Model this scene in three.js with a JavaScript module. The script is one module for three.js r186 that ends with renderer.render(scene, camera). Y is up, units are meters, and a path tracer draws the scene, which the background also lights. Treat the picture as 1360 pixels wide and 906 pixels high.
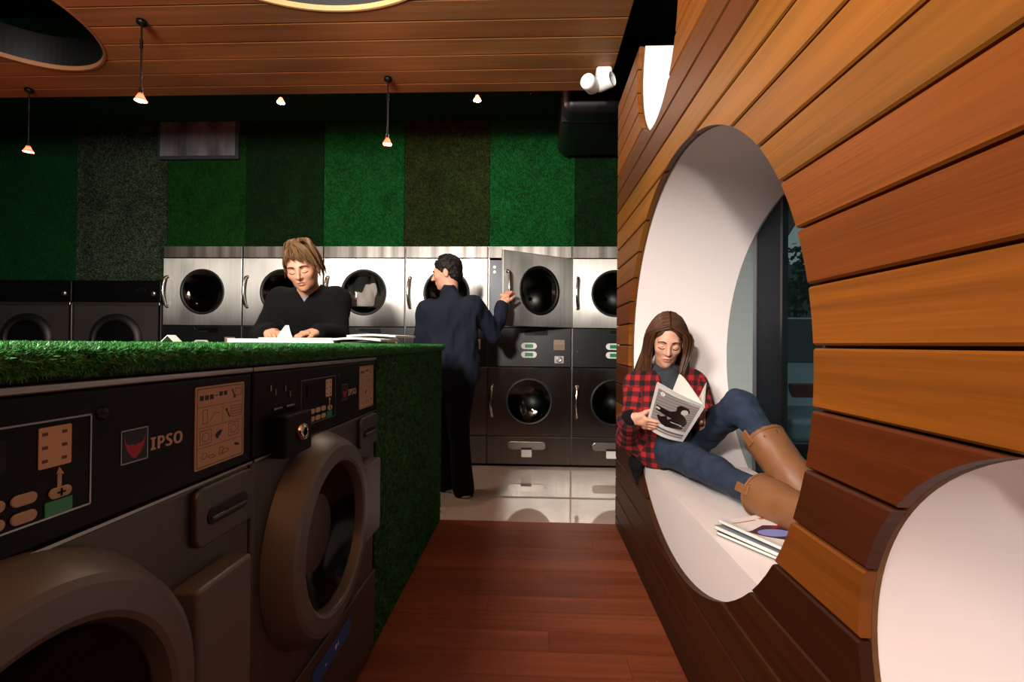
import * as THREE from 'three';
import { mergeGeometries, mergeVertices, toCreasedNormals } from 'three/addons/utils/BufferGeometryUtils.js';
import { RoundedBoxGeometry } from 'three/addons/geometries/RoundedBoxGeometry.js';
import { RectAreaLightUniformsLib } from 'three/addons/lights/RectAreaLightUniformsLib.js';
import { TextGeometry } from 'three/addons/geometries/TextGeometry.js';
import { FontLoader } from 'three/addons/loaders/FontLoader.js';
import { Brush, Evaluator, SUBTRACTION, INTERSECTION } from 'three-bvh-csg';

// ------------------------------------------------------------------ camera, sky, large light, exposure
const scene = new THREE.Scene();
const renderer = new THREE.WebGLRenderer({ antialias: true });
renderer.toneMapping = THREE.LinearToneMapping;
renderer.toneMappingExposure = 0.9;
renderer.shadowMap.enabled = true;
const camera = new THREE.PerspectiveCamera(2 * Math.atan(453 / 650) * 180 / Math.PI, 1360 / 906, 0.02, 120);
camera.position.set(0, 1.10, 0);
camera.rotation.order = 'YXZ';
camera.rotation.set(0.0065, 0.0415, 0.0088);
scene.background = new THREE.Color().setRGB(0.24, 0.30, 0.31);      // overcast dusk outside the shop window
RectAreaLightUniformsLib.init();
const SOFT = { x: -1.42, y: 2.40, z: 0.20, w: 0.85, h: 0.70 };          // the photographer's softbox, left of and behind the camera
const softLight = new THREE.RectAreaLight(new THREE.Color().setRGB(1.0, 0.93, 0.86), 88, SOFT.w, SOFT.h);
softLight.position.set(SOFT.x, SOFT.y, SOFT.z);
softLight.lookAt(-1.2, 2.3, -4.4);
scene.add(softLight);
const FLASH = { x: -0.95, y: 2.05, z: 1.55, s: 0.30 };                 // a second, smaller flash that rakes the ceiling and the dryers
const flashLight = new THREE.RectAreaLight(new THREE.Color().setRGB(1.0, 0.93, 0.86), 1000, FLASH.s, FLASH.s);
flashLight.position.set(FLASH.x, FLASH.y, FLASH.z);
flashLight.lookAt(0.7, 5.0, -0.45);
scene.add(flashLight);

// ------------------------------------------------------------------ helpers
let seed = 7;
const rnd = () => { seed = (seed * 1664525 + 1013904223) >>> 0; return seed / 4294967296; };
const rr = (a, b) => a + (b - a) * rnd();
const used = {};
function numbered(n) { if (used[n] === undefined) { used[n] = 0; return n; } used[n]++; return n + '_' + String(used[n]).padStart(3, '0'); }
function tag(o, label, category, group, kind) { o.userData.label = label; o.userData.category = category; if (group) o.userData.group = group; if (kind) o.userData.kind = kind; return o; }
function thing(name, label, category, pos = [0, 0, 0], turn = 0, group) {
  const o = new THREE.Group(); o.name = numbered(name); scene.add(o); o.position.set(...pos); o.rotation.y = turn;
  return tag(o, label, category, group);
}
function structGroup(name, label, category) { const o = new THREE.Group(); o.name = name; scene.add(o); tag(o, label, category); o.userData.kind = 'structure'; return o; }
function part(name, geo, mat, parent, label) { const m = new THREE.Mesh(geo, mat); m.name = name; parent.add(m); if (label) m.userData.label = label; return m; }
const V = (x, y, z) => new THREE.Vector3(x, y, z);
function clean(g) { const h = g.index ? g.toNonIndexed() : g; const o = new THREE.BufferGeometry(); o.setAttribute('position', h.attributes.position); o.setAttribute('normal', h.attributes.normal); o.setAttribute('uv', h.attributes.uv ?? new THREE.BufferAttribute(new Float32Array(h.attributes.position.count * 2), 2)); return o; }
const merge = (...gs) => mergeGeometries(gs.flat().map(clean));
const box = (w, h, d, x = 0, y = 0, z = 0) => new THREE.BoxGeometry(w, h, d).translate(x, y, z);
const box2 = (x0, x1, y0, y1, z0, z1) => box(Math.abs(x1 - x0), Math.abs(y1 - y0), Math.abs(z1 - z0), (x0 + x1) / 2, (y0 + y1) / 2, (z0 + z1) / 2);
const rbox = (w, h, d, r, x = 0, y = 0, z = 0, s = 2) => new RoundedBoxGeometry(w, h, d, s, r).translate(x, y, z);
const cyl = (r0, r1, h, n = 24, x = 0, y = 0, z = 0) => new THREE.CylinderGeometry(r0, r1, h, n).translate(x, y, z);
const tube = (pts, r, n = 32, m = 8) => new THREE.TubeGeometry(new THREE.CatmullRomCurve3(pts.map(p => V(...p))), n, r, m);
function planarUV(g, u, v, ou = 0, ov = 0) { const p = g.attributes.position, a = new Float32Array(p.count * 2); for (let i = 0; i < p.count; i++) { const q = [p.getX(i), p.getY(i), p.getZ(i)]; a[2 * i] = q[u] + ou; a[2 * i + 1] = q[v] + ov; } g.setAttribute('uv', new THREE.BufferAttribute(a, 2)); return g; }
// uv in metres chosen by the way each face points; long = axis that carries the grain
function boxUV(g, long = 0, ou = 0, ov = 0) {
  g = g.index ? g.toNonIndexed() : g; const p = g.attributes.position, n = g.attributes.normal, a = new Float32Array(p.count * 2);
  for (let i = 0; i < p.count; i++) {
    const q = [p.getX(i), p.getY(i), p.getZ(i)], m = [Math.abs(n.getX(i)), Math.abs(n.getY(i)), Math.abs(n.getZ(i))];
    const d = m[0] > m[1] && m[0] > m[2] ? 0 : m[1] > m[2] ? 1 : 2; let ax = [0, 1, 2].filter(k => k !== d);
    if (ax[1] === long) ax = [ax[1], ax[0]];
    a[2 * i] = q[ax[0]] + ou; a[2 * i + 1] = q[ax[1]] + ov;
  }
  g.setAttribute('uv', new THREE.BufferAttribute(a, 2)); return g;
}
// value noise that tiles with period (px,py)
function hash(x, y, s) { let h = (x * 374761393 + y * 668265263 + s * 982451653) | 0; h = Math.imul(h ^ (h >>> 13), 1274126177); return ((h ^ (h >>> 16)) >>> 0) / 4294967296; }
function vnoise(x, y, px, py, s) { const xi = Math.floor(x), yi = Math.floor(y), fx = x - xi, fy = y - yi, u = fx * fx * (3 - 2 * fx), v = fy * fy * (3 - 2 * fy); const w = (a, n) => ((a % n) + n) % n; const A = hash(w(xi, px), w(yi, py), s), B = hash(w(xi + 1, px), w(yi, py), s), C = hash(w(xi, px), w(yi + 1, py), s), D = hash(w(xi + 1, px), w(yi + 1, py), s); return (A + (B - A) * u) * (1 - v) + (C + (D - C) * u) * v; }
function tex(w, h, fn, rep = [1, 1], srgb = true) {
  const d = new Uint8Array(w * h * 4);
  for (let y = 0; y < h; y++) for (let x = 0; x < w; x++) { const c = fn(x / w, y / h, x, y), i = 4 * (y * w + x); if (typeof c === 'number') d[i] = d[i + 1] = d[i + 2] = Math.max(0, Math.min(255, c)); else { for (let k = 0; k < 3; k++) d[i + k] = Math.max(0, Math.min(255, c[k])); } d[i + 3] = 255; }
  const t = new THREE.DataTexture(d, w, h); t.wrapS = t.wrapT = THREE.RepeatWrapping; t.magFilter = THREE.LinearFilter; t.minFilter = THREE.LinearMipmapLinearFilter; t.generateMipmaps = true; t.repeat.set(...rep); if (srgb) t.colorSpace = THREE.SRGBColorSpace; t.needsUpdate = true; return t;
}
const std = (c, rough = 0.6, metal = 0, extra = {}) => new THREE.MeshPhysicalMaterial({ color: c, roughness: rough, metalness: metal, ...extra });
// grain that runs along u: soft growth bands, fine fibres, a few darker streaks
const grainFn = (s, k) => (u, v) => { const wob = vnoise(u * 4, v * 6, 4, 6, s) * 0.05; const b = vnoise(u * 2, (v + wob) * 26, 2, 26, s + 1), f = vnoise(u * 14, v * 150, 14, 150, s + 2), c = vnoise(u * 3, v * 5, 3, 5, s + 3); return 212 + k * (b - 0.5) * 34 + k * (f - 0.5) * 16 + k * (c - 0.5) * 30; };
const grainMap = [tex(512, 512, grainFn(11, 1), [0.7, 2.2]), tex(512, 512, grainFn(29, 1), [0.7, 2.2])];
const grainBump = tex(512, 512, (u, v) => 128 + (vnoise(u * 14, v * 150, 14, 150, 13) - 0.5) * 120, [0.7, 2.2], false);
const woodCache = {};
function wood(hex, i = 0, rough = 0.5) { const key = hex + '_' + i + '_' + rough; return woodCache[key] ??= new THREE.MeshPhysicalMaterial({ color: hex, roughness: rough, map: grainMap[i % 2], bumpMap: grainBump, bumpScale: 0.0004, specularIntensity: 0.4 }); }

const csg = new Evaluator(); csg.attributes = ['position', 'normal']; csg.useGroups = false;
function brush(g) { const h = g.index ? g.clone() : mergeVertices(g); const o = new THREE.BufferGeometry(); o.setAttribute('position', h.attributes.position); o.setAttribute('normal', h.attributes.normal); o.setIndex(h.index); const b = new Brush(o); b.updateMatrixWorld(); return b; }
const cut = (a, b, op = SUBTRACTION) => { const r = csg.evaluate(brush(a), b.isBrush ? b : brush(b), op).geometry; return r; };
// a ring or a disc in the (z,y) plane, extruded along +x from x0 to x1
function ellipsePts(cz, cy, rz, ry, n = 96) { const a = []; for (let i = 0; i < n; i++) { const t = i / n * Math.PI * 2; a.push(new THREE.Vector2(-(cz + rz * Math.cos(t)), cy + ry * Math.sin(t))); } return a; }
function extrudeX(shape, x0, x1, bevel = 0) { const g = new THREE.ExtrudeGeometry(shape, { depth: x1 - x0 - 2 * bevel, bevelEnabled: bevel > 0, bevelSize: bevel, bevelThickness: bevel, bevelSegments: 2, curveSegments: 48 }); g.translate(0, 0, bevel); g.rotateY(Math.PI / 2); g.translate(x0, 0, 0); return g; }
function ellipsePrism(e, x0, x1) { return extrudeX(new THREE.Shape(ellipsePts(...e)), x0, x1); }
function ellipseRing(eo, ei, x0, x1) { const s = new THREE.Shape(ellipsePts(...eo)); s.holes.push(new THREE.Path(ellipsePts(...ei))); return extrudeX(s, x0, x1); }
const grow = (e, d) => [e[0], e[1], e[2] + d, e[3] + d];

// ------------------------------------------------------------------ materials
const M = {
  white: std(0xe9dedb, 0.5), whiteSeat: std(0xebe1dd, 0.35), black: std(0x050506, 0.6, 0, { specularIntensity: 0.4 }), blackGloss: std(0x060707, 0.4, 0, { specularIntensity: 0.35 }), charcoal: std(0x0f1213, 0.34),
  greyReveal: std(0x8d9694, 0.5), frameDark: std(0x0c161d, 0.55, 0, { specularIntensity: 0.3 }), plasterDark: std(0x0a0b0b, 0.9),
  chrome: std(0xc9c5bf, 0.16, 1), rubber: std(0x070707, 0.5), cream: std(0xb3a595, 0.55), creamPlate: std(0xa98f74, 0.5), red: std(0x8f1218, 0.45),
  greenLcd: std(0x1d8a5a, 0.3), whitePlastic: std(0xe8e8e4, 0.4), blueTape: std(0x1d4f96, 0.5), metalDark: std(0x26282a, 0.3, 0.8), ply: wood('#7a5230', 1, 0.7),
};
const brushFn = (u, v) => 222 + (vnoise(u * 128, v * 3, 128, 3, 41) - 0.5) * 14 + (vnoise(u * 5, v * 4, 5, 4, 43) - 0.5) * 22;
const brushMap = tex(256, 256, brushFn, [1.6, 1.2]);
const brushRough = tex(256, 256, (u, v) => 150 + (vnoise(u * 128, v * 2, 128, 2, 47) - 0.5) * 24 + (vnoise(u * 4, v * 4, 4, 4, 48) - 0.5) * 50, [1.6, 1.2], false);
M.steel = new THREE.MeshPhysicalMaterial({ color: 0xa19e98, metalness: 1, roughness: 0.58, map: brushMap, roughnessMap: brushRough, anisotropy: 1.0, anisotropyRotation: 0 });
M.steelHeader = new THREE.MeshPhysicalMaterial({ color: 0x8d8983, metalness: 1, roughness: 0.4, map: tex(256, 64, (u, v) => 200 + (vnoise(u * 14, v * 1, 14, 1, 45) - 0.5) * 90 + (vnoise(u * 90, v * 2, 90, 2, 46) - 0.5) * 24, [1.3, 1]), anisotropy: 0.6 });
M.steelPlain = std(0xa9a59f, 0.34, 1);
M.washerSteel = new THREE.MeshPhysicalMaterial({ color: 0x6d6862, metalness: 0.8, roughness: 0.44, map: brushMap });
M.ring = std(0x606163, 0.4, 0.2);
M.drum = std(0x77746f, 0.3, 1);
M.pane = new THREE.MeshPhysicalMaterial({ color: 0x9fa6a4, roughness: 0.02, transmission: 1, thickness: 0, ior: 1.5 });
M.paneDark = new THREE.MeshPhysicalMaterial({ color: 0x8b918e, roughness: 0.04, transmission: 1, thickness: 0, ior: 1.5 });
M.windowGlass = new THREE.MeshPhysicalMaterial({ color: 0xdfe8e6, roughness: 0.01, transmission: 1, thickness: 0, ior: 1.5 });
function turfMat(a, b, c, sparkle, s) {   // short pile: dark gaps, blades and a few shiny tips
  const map = tex(512, 512, (u, v, x, y) => { const f = vnoise(u * 210, v * 150, 210, 150, s), m = vnoise(u * 40, v * 40, 40, 40, s + 1), l = vnoise(u * 6, v * 5, 6, 5, s + 2); let t = 0.62 * f + 0.25 * m + 0.13 * l; t = Math.max(0, Math.min(1, (t - 0.22) / 0.56)); const sp = hash(x >> 1, y >> 1, s + 5) > 1 - sparkle ? 1 : 0; return [0, 1, 2].map(k => (t < 0.5 ? a[k] + (b[k] - a[k]) * t * 2 : b[k] + (c[k] - b[k]) * (t * 2 - 1)) * (1 - sp) + sp * (c[k] * 0.5 + 90)); }, [1 / 0.76, 1 / 0.76]);
  const bump = tex(512, 512, (u, v) => 255 * vnoise(u * 210, v * 150, 210, 150, s), [1 / 0.76, 1 / 0.76], false);
  return new THREE.MeshPhysicalMaterial({ color: 0xa6a6a6, roughness: 0.9, specularIntensity: 0.2, map, bumpMap: bump, bumpScale: 0.006 });
}
const turf = {
  bright: turfMat([4, 52, 18], [14, 96, 36], [30, 130, 56], 0.0, 61), olive: turfMat([18, 26, 8], [42, 58, 20], [66, 86, 32], 0.004, 71),
  mid: turfMat([8, 44, 10], [18, 78, 20], [30, 102, 30], 0.0, 81), dark: turfMat([6, 28, 8], [13, 50, 15], [24, 72, 24], 0.0, 91),
  frosted: turfMat([14, 24, 14], [44, 64, 42], [104, 128, 96], 0.05, 101), deep: turfMat([4, 46, 18], [8, 76, 30], [14, 96, 40], 0.0, 111),
};

// ------------------------------------------------------------------ room shell
const WX = 0.515;                                      // face of the cedar wall
const H1 = [-1.784, 1.055, 0.866, 0.748], H2 = [-0.457, 0.659, 0.337, 0.337], H3 = [-2.125, 2.40, 0.345, 0.35];
const ZD = -4.40, ZT = -4.45, ZTILE = -3.04;
{ // floor: laminate boards, then pale glossy tiles in front of the dryers
  const f = structGroup('floor', 'reddish brown laminate floor with a strip of glossy pale tiles in front of the dryers', 'floor');
  part('subfloor', box2(-6.2, 1.2, -0.08, -0.006, -5.6, 2.7), M.plasterDark, f);
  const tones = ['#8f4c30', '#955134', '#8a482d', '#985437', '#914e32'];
  const shared = {};
  let row = 0;
  for (let z = ZTILE; z < 1.2; z += 0.128, row++) {
    const off = [0.0, 0.52, 0.25, 0.77][row % 4];
    for (let x = -0.62 - off; x < WX + 0.02; x += 1.21) {
      const a = Math.max(x, -0.66), b = Math.min(x + 1.21, WX + 0.03); if (b - a < 0.02) continue;
      const g = boxUV(box2(a + 0.0006, b - 0.0006, -0.006, 0, z + 0.0005, z + 0.1275), 0, rr(0, 3), rr(0, 3));
      part('floor_board', g, wood(tones[Math.floor(rnd() * 5)], row, 0.36), f);
    }
  }
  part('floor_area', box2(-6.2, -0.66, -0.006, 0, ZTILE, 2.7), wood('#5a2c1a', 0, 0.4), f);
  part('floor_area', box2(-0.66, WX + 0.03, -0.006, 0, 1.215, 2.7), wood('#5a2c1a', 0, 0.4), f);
  const tileMap = tex(256, 256, (u, v) => { const n = vnoise(u * 5, v * 5, 5, 5, 131), m = vnoise(u * 22, v * 22, 22, 22, 132); const t = 226 + (n - 0.5) * 22 + (m - 0.5) * 8; return [t, t - 12, t - 20]; }, [1, 1]);
  const tileMat = new THREE.MeshPhysicalMaterial({ color: 0xf0e4dd, map: tileMap, roughness: 0.04, ior: 2.2, clearcoat: 0.6, clearcoatRoughness: 0.03 });
  const xs = [-2.98, -1.80, -0.62];
  for (const x of xs) for (const [z0, z1] of [[-3.505, ZTILE], [-4.42, -3.505]])
    part('tile', boxUV(box2(x + 0.001, (x > -0.7 ? 1.1 : x + 1.18) - 0.001, -0.006, 0.001, z0 + 0.001, z1 - 0.001), 0, rr(0, 2), rr(0, 2)), tileMat, f);
  part('floor_area', box2(-6.2, xs[0], -0.006, 0, -5.5, ZTILE), tileMat, f);
}
{ // back wall: a bulkhead of artificial turf rolls above the dryers, a turf corner above the lower machines, and the wall behind them
  const w = structGroup('wall_back', 'bulkhead above the dryers covered in vertical strips of artificial turf in different greens', 'wall');
  const v = structGroup('wall_corner', 'left part of the back wall with frosted and dark green turf above the lower machines', 'wall');
  part('wall_core', box2(-3.44, 1.0, 1.99, 3.3, ZT - 0.5, ZT - 0.03), M.plasterDark, w);
  const rear = part('wall_service', box2(-6.1, 1.0, 0, 3.3, -5.4, -5.3), M.plasterDark, scene); rear.userData = { kind: 'structure', label: 'dark wall of the service space behind the machines', category: 'wall' };
  const edges = [-5.85, -5.08, -4.32, -3.44, -2.685, -1.945, -1.19, -0.40, 0.375, 1.0];
  const kinds = ['deep', 'deep', 'frosted', 'mid', 'dark', 'bright', 'olive', 'bright', 'dark'];
  const names = ['dark green turf strip', 'dark green turf strip', 'frosted grey green turf strip', 'mid green turf strip', 'blackish green turf strip', 'bright green turf strip', 'olive green turf strip', 'bright green turf strip', 'blackish green turf strip'];
  for (let i = 0; i < kinds.length; i++)
    part('turf_panel', planarUV(box2(edges[i] + 0.002, edges[i + 1] - 0.002, i < 3 ? 1.668 : 1.988, 3.15, ZT - 0.03, ZT - 0.006 + rr(0, 0.006)), 0, 1, rr(0, 2), rr(0, 2)), turf[kinds[i]], i < 3 ? v : w, names[i]);
}
{ // left, rear and street-side walls
  const l = part('wall_left', box2(-6.2, -6.1, 0, 3.4, -5.4, 2.7), M.plasterDark, scene); l.userData = { kind: 'structure', label: 'dark wall at the far left of the laundry', category: 'wall' };
  const r = part('wall_rear', box2(-6.2, 1.2, 0, 3.4, 2.6, 2.7), std(0x2a2724, 0.9), scene); r.userData = { kind: 'structure', label: 'dark wall behind the camera', category: 'wall' };
}
// ceiling: high dark deck, turf soffit over the machines, dropped cedar ceiling with round openings
const CK = 1.118, CH = 2.80, CA = { x: -2.57 * CK, z: -2.11 * CK, rx: 0.415 * CK, rz: 0.525 * CK }, CB = { x: -0.88 * CK, z: -1.75 * CK, rx: 0.58 * CK, rz: 0.44 * CK };
{
  const c = structGroup('ceiling', 'dropped ceiling of cedar boards with round openings below a dark deck and green turf', 'ceiling');
  part('deck', box2(-6.2, 1.09, 3.3, 3.4, -5.4, 2.7), M.plasterDark, c);
  part('turf_soffit', planarUV(box2(-6.1, 0.485, 3.15, 3.17, ZT, -3.0), 0, 2), turf.deep, c, 'green turf lining above the machines');
  part('turf_soffit', planarUV(box2(CB.x - 0.9, CB.x + 0.9, 2.885, 2.90, CB.z - 0.8, CB.z + 0.8), 0, 2), turf.mid, c, 'green turf seen through the round ceiling opening');
  const ovalY = (o, d, y0, y1) => { const s = new THREE.Shape(); s.absellipse(o.x, -o.z, o.rx + d, o.rz + d, 0, Math.PI * 2); const g = new THREE.ExtrudeGeometry(s, { depth: y1 - y0, bevelEnabled: false, curveSegments: 48 }); g.rotateX(-Math.PI / 2); g.translate(0, y0, 0); return g; };
  const cuts = [brush(ovalY(CA, 0.0125, CH - 0.2, CH + 0.3)), brush(ovalY(CB, 0.0125, CH - 0.2, CH + 0.3))];
  const tones = ['#a8703f', '#9c6438', '#b07642', '#94603a', '#a66a3c', '#a06a40'];
  const z00 = -2.935 * CK; let i = 0;
  for (let z = z00; z < 2.4; i++) {
    const wd = (i === 0 ? 0.104 : 0.138) * CK, z0 = z + 0.0025, z1 = z + wd - 0.0025; z += wd;
    const prof = new THREE.Shape([[z0, 0.004], [z0 + 0.004, 0], [z1 - 0.004, 0], [z1, 0.004], [z1, 0.02], [z0, 0.02]].map(p => new THREE.Vector2(...p)));
    const lens = [[-6.05, 0.485]];
    for (const o of [CA, CB]) if (z0 > o.z - o.rz * 0.9 && z1 < o.z + o.rz * 0.9) for (let k = lens.length - 1; k >= 0; k--) if (lens[k][0] < o.x && lens[k][1] > o.x) { const [a, b] = lens[k]; lens.splice(k, 1, [a, o.x], [o.x, b]); }
    for (const [a, b] of lens) {
      let g = new THREE.ExtrudeGeometry(prof, { depth: b - a, bevelEnabled: false }); g.rotateY(Math.PI / 2); g.scale(1, 1, -1); // profile (z,y) swept along x
      g = flip(g); g.translate(a, CH, 0);
      for (const k of [0, 1]) { const o = [CA, CB][k]; if (z1 > o.z - o.rz - 0.013 && z0 < o.z + o.rz + 0.013) g = cut(g, cuts[k]); }
      part('ceiling_board', boxUV(g, 0, rr(0, 4), rr(0, 4)), wood(tones[Math.floor(rnd() * 6)], i, 0.5), c);
    }
  }
  // board backing above the gaps, then the light wooden rims of the two openings
  let bk = box2(-6.05, 0.484, CH + 0.021, CH + 0.04, z00, 2.4); bk = cut(cut(bk, cuts[0]), cuts[1]);
  part('backing', bk, std(0x2a120a, 0.9), c);
  for (const [o, m] of [[CA, std(0x8a5a34, 0.6)], [CB, std(0xd2a06a, 0.6)]]) {
    part('opening_rim', boxUV(cut(ovalY(o, 0.012, CH - 0.004, CH + 0.022), ovalY(o, 0, CH - 0.1, CH + 0.2)), 0), m, c, 'pale wooden rim of a round ceiling opening');
    part('opening_collar', cut(ovalY(o, 0.012, CH + 0.022, CH + (o === CA ? 0.2 : 0.075)), ovalY(o, 0.0, CH, CH + 0.3)), std(o === CA ? 0x141515 : 0x3c3d3c, 0.45, 0.3), c);
  }
}
function loft(ea, eb, x0, x1, th, n = 128) {            // hollow sleeve between two ellipses
  const P = [], Ix = [], pt = (e, d, i) => { const t = i / n * Math.PI * 2; return [e[0] + (e[2] + d) * Math.cos(t), e[1] + (e[3] + d) * Math.sin(t)]; };
  const loops = [[ea, 0, x0], [eb, 0, x1], [eb, th, x1], [ea, th, x0], [ea, 0, x0]];
  for (let k = 0; k < 4; k++) { const o = P.length / 3; for (const [e, d, x] of [loops[k], loops[k + 1]]) for (let i = 0; i <= n; i++) { const [z, y] = pt(e, d, i); P.push(x, y, z); } for (let i = 0; i < n; i++) Ix.push(o + i, o + i + 1, o + n + 2 + i, o + i, o + n + 2 + i, o + n + 1 + i); }
  const g = new THREE.BufferGeometry(); g.setAttribute('position', new THREE.Float32BufferAttribute(P, 3)); g.setIndex(Ix); g.computeVertexNormals(); return g;
}
function flip(g) { g = g.index ? g.toNonIndexed() : g; const p = g.attributes.position.array; for (let i = 0; i < p.length; i += 9) for (let k = 0; k < 3; k++) { const t = p[i + k]; p[i + k] = p[i + 3 + k]; p[i + 3 + k] = t; } g.deleteAttribute('uv'); g.computeVertexNormals(); return g; }

{ // cedar wall on the right with its round window seats
  const w = structGroup('wall_right', 'cedar board wall with large round openings lined in white', 'wall');
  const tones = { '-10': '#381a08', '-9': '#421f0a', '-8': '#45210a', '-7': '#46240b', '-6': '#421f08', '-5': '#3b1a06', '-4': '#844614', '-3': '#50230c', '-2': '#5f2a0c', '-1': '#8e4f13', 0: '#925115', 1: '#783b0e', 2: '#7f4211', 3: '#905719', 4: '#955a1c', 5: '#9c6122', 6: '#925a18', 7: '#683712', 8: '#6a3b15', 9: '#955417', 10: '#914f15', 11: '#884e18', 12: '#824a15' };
  const z0 = -3.02, z1 = 1.6, top = 2.575, pitch = 0.1148;
  const cuts = [H1, H2, H3].map(e => brush(ellipsePrism(e, 0.3, 0.8)));
  for (let k = -10; k <= 12; k++) {
    const ya = Math.max(0.002, 1.10 + pitch * k) + 0.0027, yb = Math.min(top, 1.10 + pitch * (k + 1)) - 0.0027; if (yb - ya < 0.02) continue;
    const prof = new THREE.Shape([[WX + 0.004, ya], [WX, ya + 0.004], [WX, yb - 0.004], [WX + 0.004, yb], [WX + 0.02, yb], [WX + 0.02, ya]].map(p => new THREE.Vector2(...p)).reverse());
    let segs = [[z0, z1]];
    for (const e of [H1, H2, H3]) if ((ya > e[1] - e[3] * 0.99 && yb < e[1] + e[3] * 0.99) || (e === H3 && ya > 2.07)) segs = segs.flatMap(([a, b]) => a < e[0] && b > e[0] ? [[a, e[0]], [e[0], b]] : [[a, b]]);
    segs.forEach(([a, b], si) => {
      let g = new THREE.ExtrudeGeometry(prof, { depth: b - a, bevelEnabled: false }); g.translate(0, 0, a); g = g.index ? g.toNonIndexed() : g;
      [H1, H2, H3].forEach((e, i) => { if (yb > e[1] - e[3] && ya < e[1] + e[3] && b > e[0] - e[2] && a < e[0] + e[2]) g = cut(g, cuts[i]); });
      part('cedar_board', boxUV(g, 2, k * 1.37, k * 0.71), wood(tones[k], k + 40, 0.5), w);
    });
  }
  // ply core behind the boards
  let core = box2(WX + 0.021, WX + 0.0298, 0, top - 0.005, z0, z1); for (const e of [H1, H2, H3]) core = cut(core, ellipsePrism(e, 0.3, 0.9));
  part('ply_core', boxUV(core, 2), M.ply, w);
  // end board of the wall at the far end, and closing boards
  part('end_board', boxUV(box2(WX + 0.0205, 1.0, 0, top - 0.005, z0 - 0.02, z0), 1), wood('#8a5a30', 0, 0.5), w);
  part('top_board', box2(WX + 0.046, 1.0, top - 0.03, top - 0.006, z0, -2.52), M.black, w);
  // main window seat: elliptical white liner, flat seat, panel below the seat, ring towards the street with a grey reveal
  const XB = 0.985, XF = WX + 0.03;
  const W1 = [H1[0], 1.05, 0.78, 0.688];
  part('niche_liner', loft(grow(H1, 0.001), W1, XF, 1.0, 0.02), M.white, w, 'white curved lining of the large round window seat');
  const SEAT = 0.54;
  part('seat', cut(box2(WX + 0.018, 1.0, SEAT - 0.03, SEAT, -3.0, -0.5), ellipsePrism(H1, 0.3, 1.2), INTERSECTION), M.whiteSeat, w, 'white flat seat of the large round window seat');
  part('seat_front', cut(box2(WX + 0.022, WX + 0.034, 0.25, SEAT - 0.03, -3.0, -0.5), ellipsePrism(H1, 0.3, 1.2), INTERSECTION), M.white, w, 'white upright panel below the seat edge');
  // small low opening
  part('niche_liner', loft(grow(H2, 0.001), grow(H2, 0.001), XF, XB, 0.02), M.white, w, 'white curved lining of the low round opening');
  part('niche_back', ellipsePrism(grow(H2, 0.02), XB, 1.0), M.white, w);
  // upper opening, cut off by the top of the wall
  { const arc = (d, n = 200) => { const rz = H3[2] + d, ry = H3[3] + d, t0 = Math.asin((top - H3[1]) / ry), o = []; for (let i = 0; i <= n; i++) { const t = t0 - (Math.PI + 2 * t0) * i / n; o.push(new THREE.Vector2(-(H3[0] + rz * Math.cos(t)), H3[1] + ry * Math.sin(t))); } return o; };
    part('niche_liner', extrudeX(new THREE.Shape([...arc(0.02), ...arc(0.001).reverse()]), XF, XB), M.white, w, 'white curved lining of the upper round opening'); }
  // small downlight in the crown of the window seat
  // street wall behind the seats
  const s = structGroup('wall_street', 'street wall with a round window cut through it behind the window seat', 'wall');
  let sw = box2(1.001, 1.15, 0, 2.0, -3.02, 2.7); sw = cut(sw, ellipsePrism(W1, 0.9, 1.3));
  part('wall_body', sw, M.greyReveal, s); part('wall_body', merge(box2(1.001, 1.15, 2.0, 3.3, -3.02, 2.7)), M.plasterDark, s);
  const se = part('wall_end', box2(1.115, 1.14, 0, 3.3, -5.4, -3.02), M.plasterDark, scene); se.userData = { kind: 'structure', label: 'dark end wall beyond the last dryer', category: 'wall' };
  // glazing: deep dark post, glass and rails outside the wall
  const win = structGroup('window_1', 'tall shop window with a dark post outside the round window seat', 'window');
  part('pane', box2(1.315, 1.321, 0.3, 2.6, -3.2, -0.6), M.windowGlass, win);
  const inHole = (x0, x1, z0, z1) => cut(box2(x0, x1, 0.2, 1.9, z0, z1), ellipsePrism(grow(W1, -0.0005), 0.9, 1.4), INTERSECTION);
  part('post', inHole(1.008, 1.022, -2.245, -2.030), M.frameDark, win, 'wide dark window post'); part('post_edge', inHole(1.004, 1.03, -2.275, -2.245), std(0x5c5e61, 0.4, 0.3), win, 'grey edge of the window post'); part('post_edge', inHole(1.004, 1.026, -2.030, -2.012), std(0x0b0e10, 0.3), win);
  part('rail', box2(1.18, 1.33, 0.0, 0.3, -3.2, -0.6), M.frameDark, win); part('rail', box2(1.18, 1.33, 2.6, 3.4, -3.2, -0.6), M.frameDark, win);
}

// ------------------------------------------------------------------ stacked dryers along the back wall
const font = await new FontLoader().loadAsync('fonts/droid/droid_sans_bold.typeface.json');
function rectHole(w, h, holes, depth, bevel = 0.004) {          // upright plate in the (x,y) plane centred on 0, front face at z = depth
  const s = new THREE.Shape([[-w / 2 + bevel, -h / 2 + bevel], [w / 2 - bevel, -h / 2 + bevel], [w / 2 - bevel, h / 2 - bevel], [-w / 2 + bevel, h / 2 - bevel]].map(p => new THREE.Vector2(...p)));
  for (const [x, y, r] of holes) { const p = new THREE.Path(); p.absarc(x, y, r + bevel, 0, Math.PI * 2, true); s.holes.push(p); }
  const g = new THREE.ExtrudeGeometry(s, { depth: depth - 2 * bevel, bevelEnabled: true, bevelSize: bevel, bevelThickness: bevel, bevelSegments: 2, curveSegments: 32 });
  g.translate(0, 0, bevel); return planarUV(clean(g), 0, 1);
}
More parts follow.
